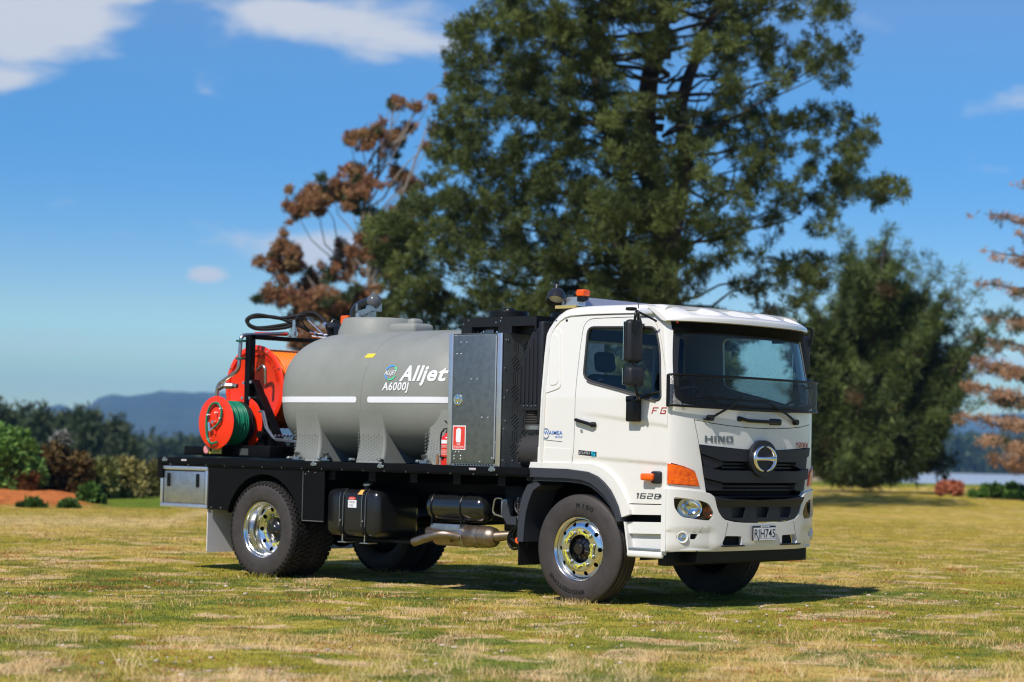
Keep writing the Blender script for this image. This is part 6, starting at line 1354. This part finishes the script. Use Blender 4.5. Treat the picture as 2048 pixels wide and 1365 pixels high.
# ---- dark conifers on the left, behind the shrubs
cg_ = 'conifers in the dark belt on the left'
def conifer(name, u, vtop, dist, wpx, seed, label):
    zb = -6.5; t = Tree(name, u, dist, zb, label, 'tree', cg_); rr = random.Random(seed); top = t.loc(u, vtop); H_ = top.z; cs_, rs_ = [], []
    for i in range(34):
        z = .12+.86*i/33; w_ = (1-z)**.8*wpx/t.k/2+.25; a = rr.uniform(0, 2*pi); q = rr.random()*.7
        cs_.append(tuple(t.A*(cos(a)*w_*q)+t.Bv*(sin(a)*w_*q)+Vector((0, 0, z*H_)))); rs_.append((w_*.75+.2, w_*.75+.2, .9))
    foliage('crown', cs_, np.array(rs_), 26, .9, .13, LM, tinter((.040, .066, .030), (.085, .110, .048), None, 0, .5, .5), t.o, shell=.3, seed=seed, up=.1, nleaf=6)
    mobj('trunk', limb((0, 0, 0), (0, 0, H_*.9), .3, .05, 7, 0, seed), bark, t.o)
vt = [(8, 826), (40, 824), (66, 832), (92, 828), (118, 838), (140, 832), (162, 830), (184, 834), (204, 850), (222, 858), (238, 846), (252, 872), (268, 892)]
ql = ['tallest spire', 'round topped', 'narrow', 'broad', 'pointed', 'ragged', 'leaning']
for i, (u, v) in enumerate(vt):
    conifer('conifer_tree', u, v, 205+((i*37) % 50), 62+(i*13) % 26, 400+i, 'dark conifer in the belt behind the left shrubs, number %s from the left edge' % ['one', 'two', 'three', 'four', 'five', 'six', 'seven', 'eight', 'nine', 'ten', 'eleven', 'twelve', 'thirteen', 'fourteen', 'fifteen'][i])
# ---- far wood, a low mass right across the valley
def wood(name, u0, u1, dist, h0, h1, base, alt, label, seed, n=260, zb=-7):
    rr = random.Random(seed); cs_, rs_ = [], []
    for i in range(n):
        u = rr.uniform(u0, u1); d = dist*rr.uniform(1, 1.25); p = polar(bear(u), d, zb); hh = rr.uniform(h0, h1); r0 = hh*.33
        for z in (.25, .6): cs_.append((p.x, p.y, zb+hh*z)); rs_.append((r0*1.3, r0*1.3, hh*.42))
    o = foliage(name, cs_, np.array(rs_), 20, dist*.0035, dist*.0010, LM, tinter(base, alt, None, 0, .5, .4), None, shell=.3, seed=seed, nleaf=6); tag(o, label, 'wood', kind='stuff'); return o
wood('far_wood', 235, 700, 520, 4, 9, (.03, .05, .02), (.07, .09, .03), 'low dark wood across the valley behind the hose reels', 61)
wood('far_wood', 1750, 2150, 1180, 13, 22, (.03, .055, .02), (.06, .085, .03), 'low green wood beyond the water on the right', 62, 300)
wood('far_scrub', 240, 460, 110, 1.2, 2.6, (.08, .10, .035), (.13, .13, .045), 'olive scrub beyond the left hedge row', 63, 60, -3.2)
# ---- water
wv = []
for (b_, d_) in ((8.6, 590), (10.4, 560), (16, 545), (22, 760), (22, 1060), (15, 1090), (11.5, 1075), (9.6, 900)): p = polar(b_, d_); wv.append((p.x, p.y, -6.2))
wm = mat('river_water', (.46, .47, .46), .3, bump=(.35, .5, 4)); 
wo = mobj('water', (wv+[(x, y, z-.6) for x, y, z in wv], [tuple(range(8)), tuple(range(15, 7, -1))]+[(i, (i+1) % 8, 8+(i+1) % 8, 8+i) for i in range(8)]), wm); tag(wo, 'pale grey river beyond the field on the right', kind='structure')
# ---- hills
def hills(name, dist, pts, label, seed, col, depth=.5):
    us = np.array([p[0] for p in pts]); vs2 = np.array([p[1] for p in pts]); nU, nD = 260, 16; V = []
    for j in range(nD):
        for i in range(nU):
            u = us[0]+(us[-1]-us[0])*i/(nU-1); v = np.interp(u, us, vs2); t = j/(nD-1)
            f = sin(pi*min(t*1.25, 1)*.5) if t < .8 else max(0, 1-(t-.8)*2.5); d = dist*(1+depth*(t-.8)); top = (hor(u)-v)/4319.04*dist+CAM.z
            n_ = (float(fbm(np.array([u*.022]), np.array([t*4.0]), seed, 5)[0])-.5); h = -20+(top+20)*f*(1+.22*n_*(1-t)) + (top*.05*n_)
            p = polar(bear(u), d, h); V.append(tuple(p))
    F = [(j*nU+i, j*nU+i+1, (j+1)*nU+i+1, (j+1)*nU+i) for j in range(nD-1) for i in range(nU-1)]
    o = link(name, np_mesh(name, np.array(V), np.array(F), mat(name+'_cover', col, .95, var=(.004, 1, tuple(c*1.7 for c in col)), spec=.1))); tag(o, label, kind='structure'); return o
hills('hills', 6200, [(-900, 880), (-400, 850), (-100, 846), (40, 838), (90, 818), (125, 812), (150, 822), (175, 820), (200, 800), (228, 794), (258, 799), (290, 794), (330, 787), (370, 790), (410, 786), (455, 788), (520, 784), (600, 790), (700, 800), (850, 815), (1000, 830), (1200, 860), (1400, 880)], 'forested hills blue with distance on the left', 71, (.045, .058, .045))
hills('hills', 7600, [(1300, 900), (1500, 880), (1700, 862), (1850, 850), (1960, 838), (2100, 826), (2400, 810), (2800, 850)], 'low hills blue with distance on the right', 72, (.045, .055, .045))
# ---- air
hz = bpy.data.materials.new('air'); hz.use_nodes = True; t = hz.node_tree; t.nodes.clear(); o = t.nodes.new('ShaderNodeOutputMaterial'); pv = t.nodes.new('ShaderNodeVolumePrincipled')
pv.inputs['Color'].default_value = (.26, .57, 1, 1); pv.inputs['Density'].default_value = 1.0e-4; pv.inputs['Anisotropy'].default_value = -.35; t.links.new(pv.outputs[0], o.inputs['Volume'])
bv = box(-9800, 9800, -9800, 9800, -60, 330)
ho = mobj('haze', bv, hz); tag(ho, 'thin blue air over the whole valley', 'haze', kind='stuff')
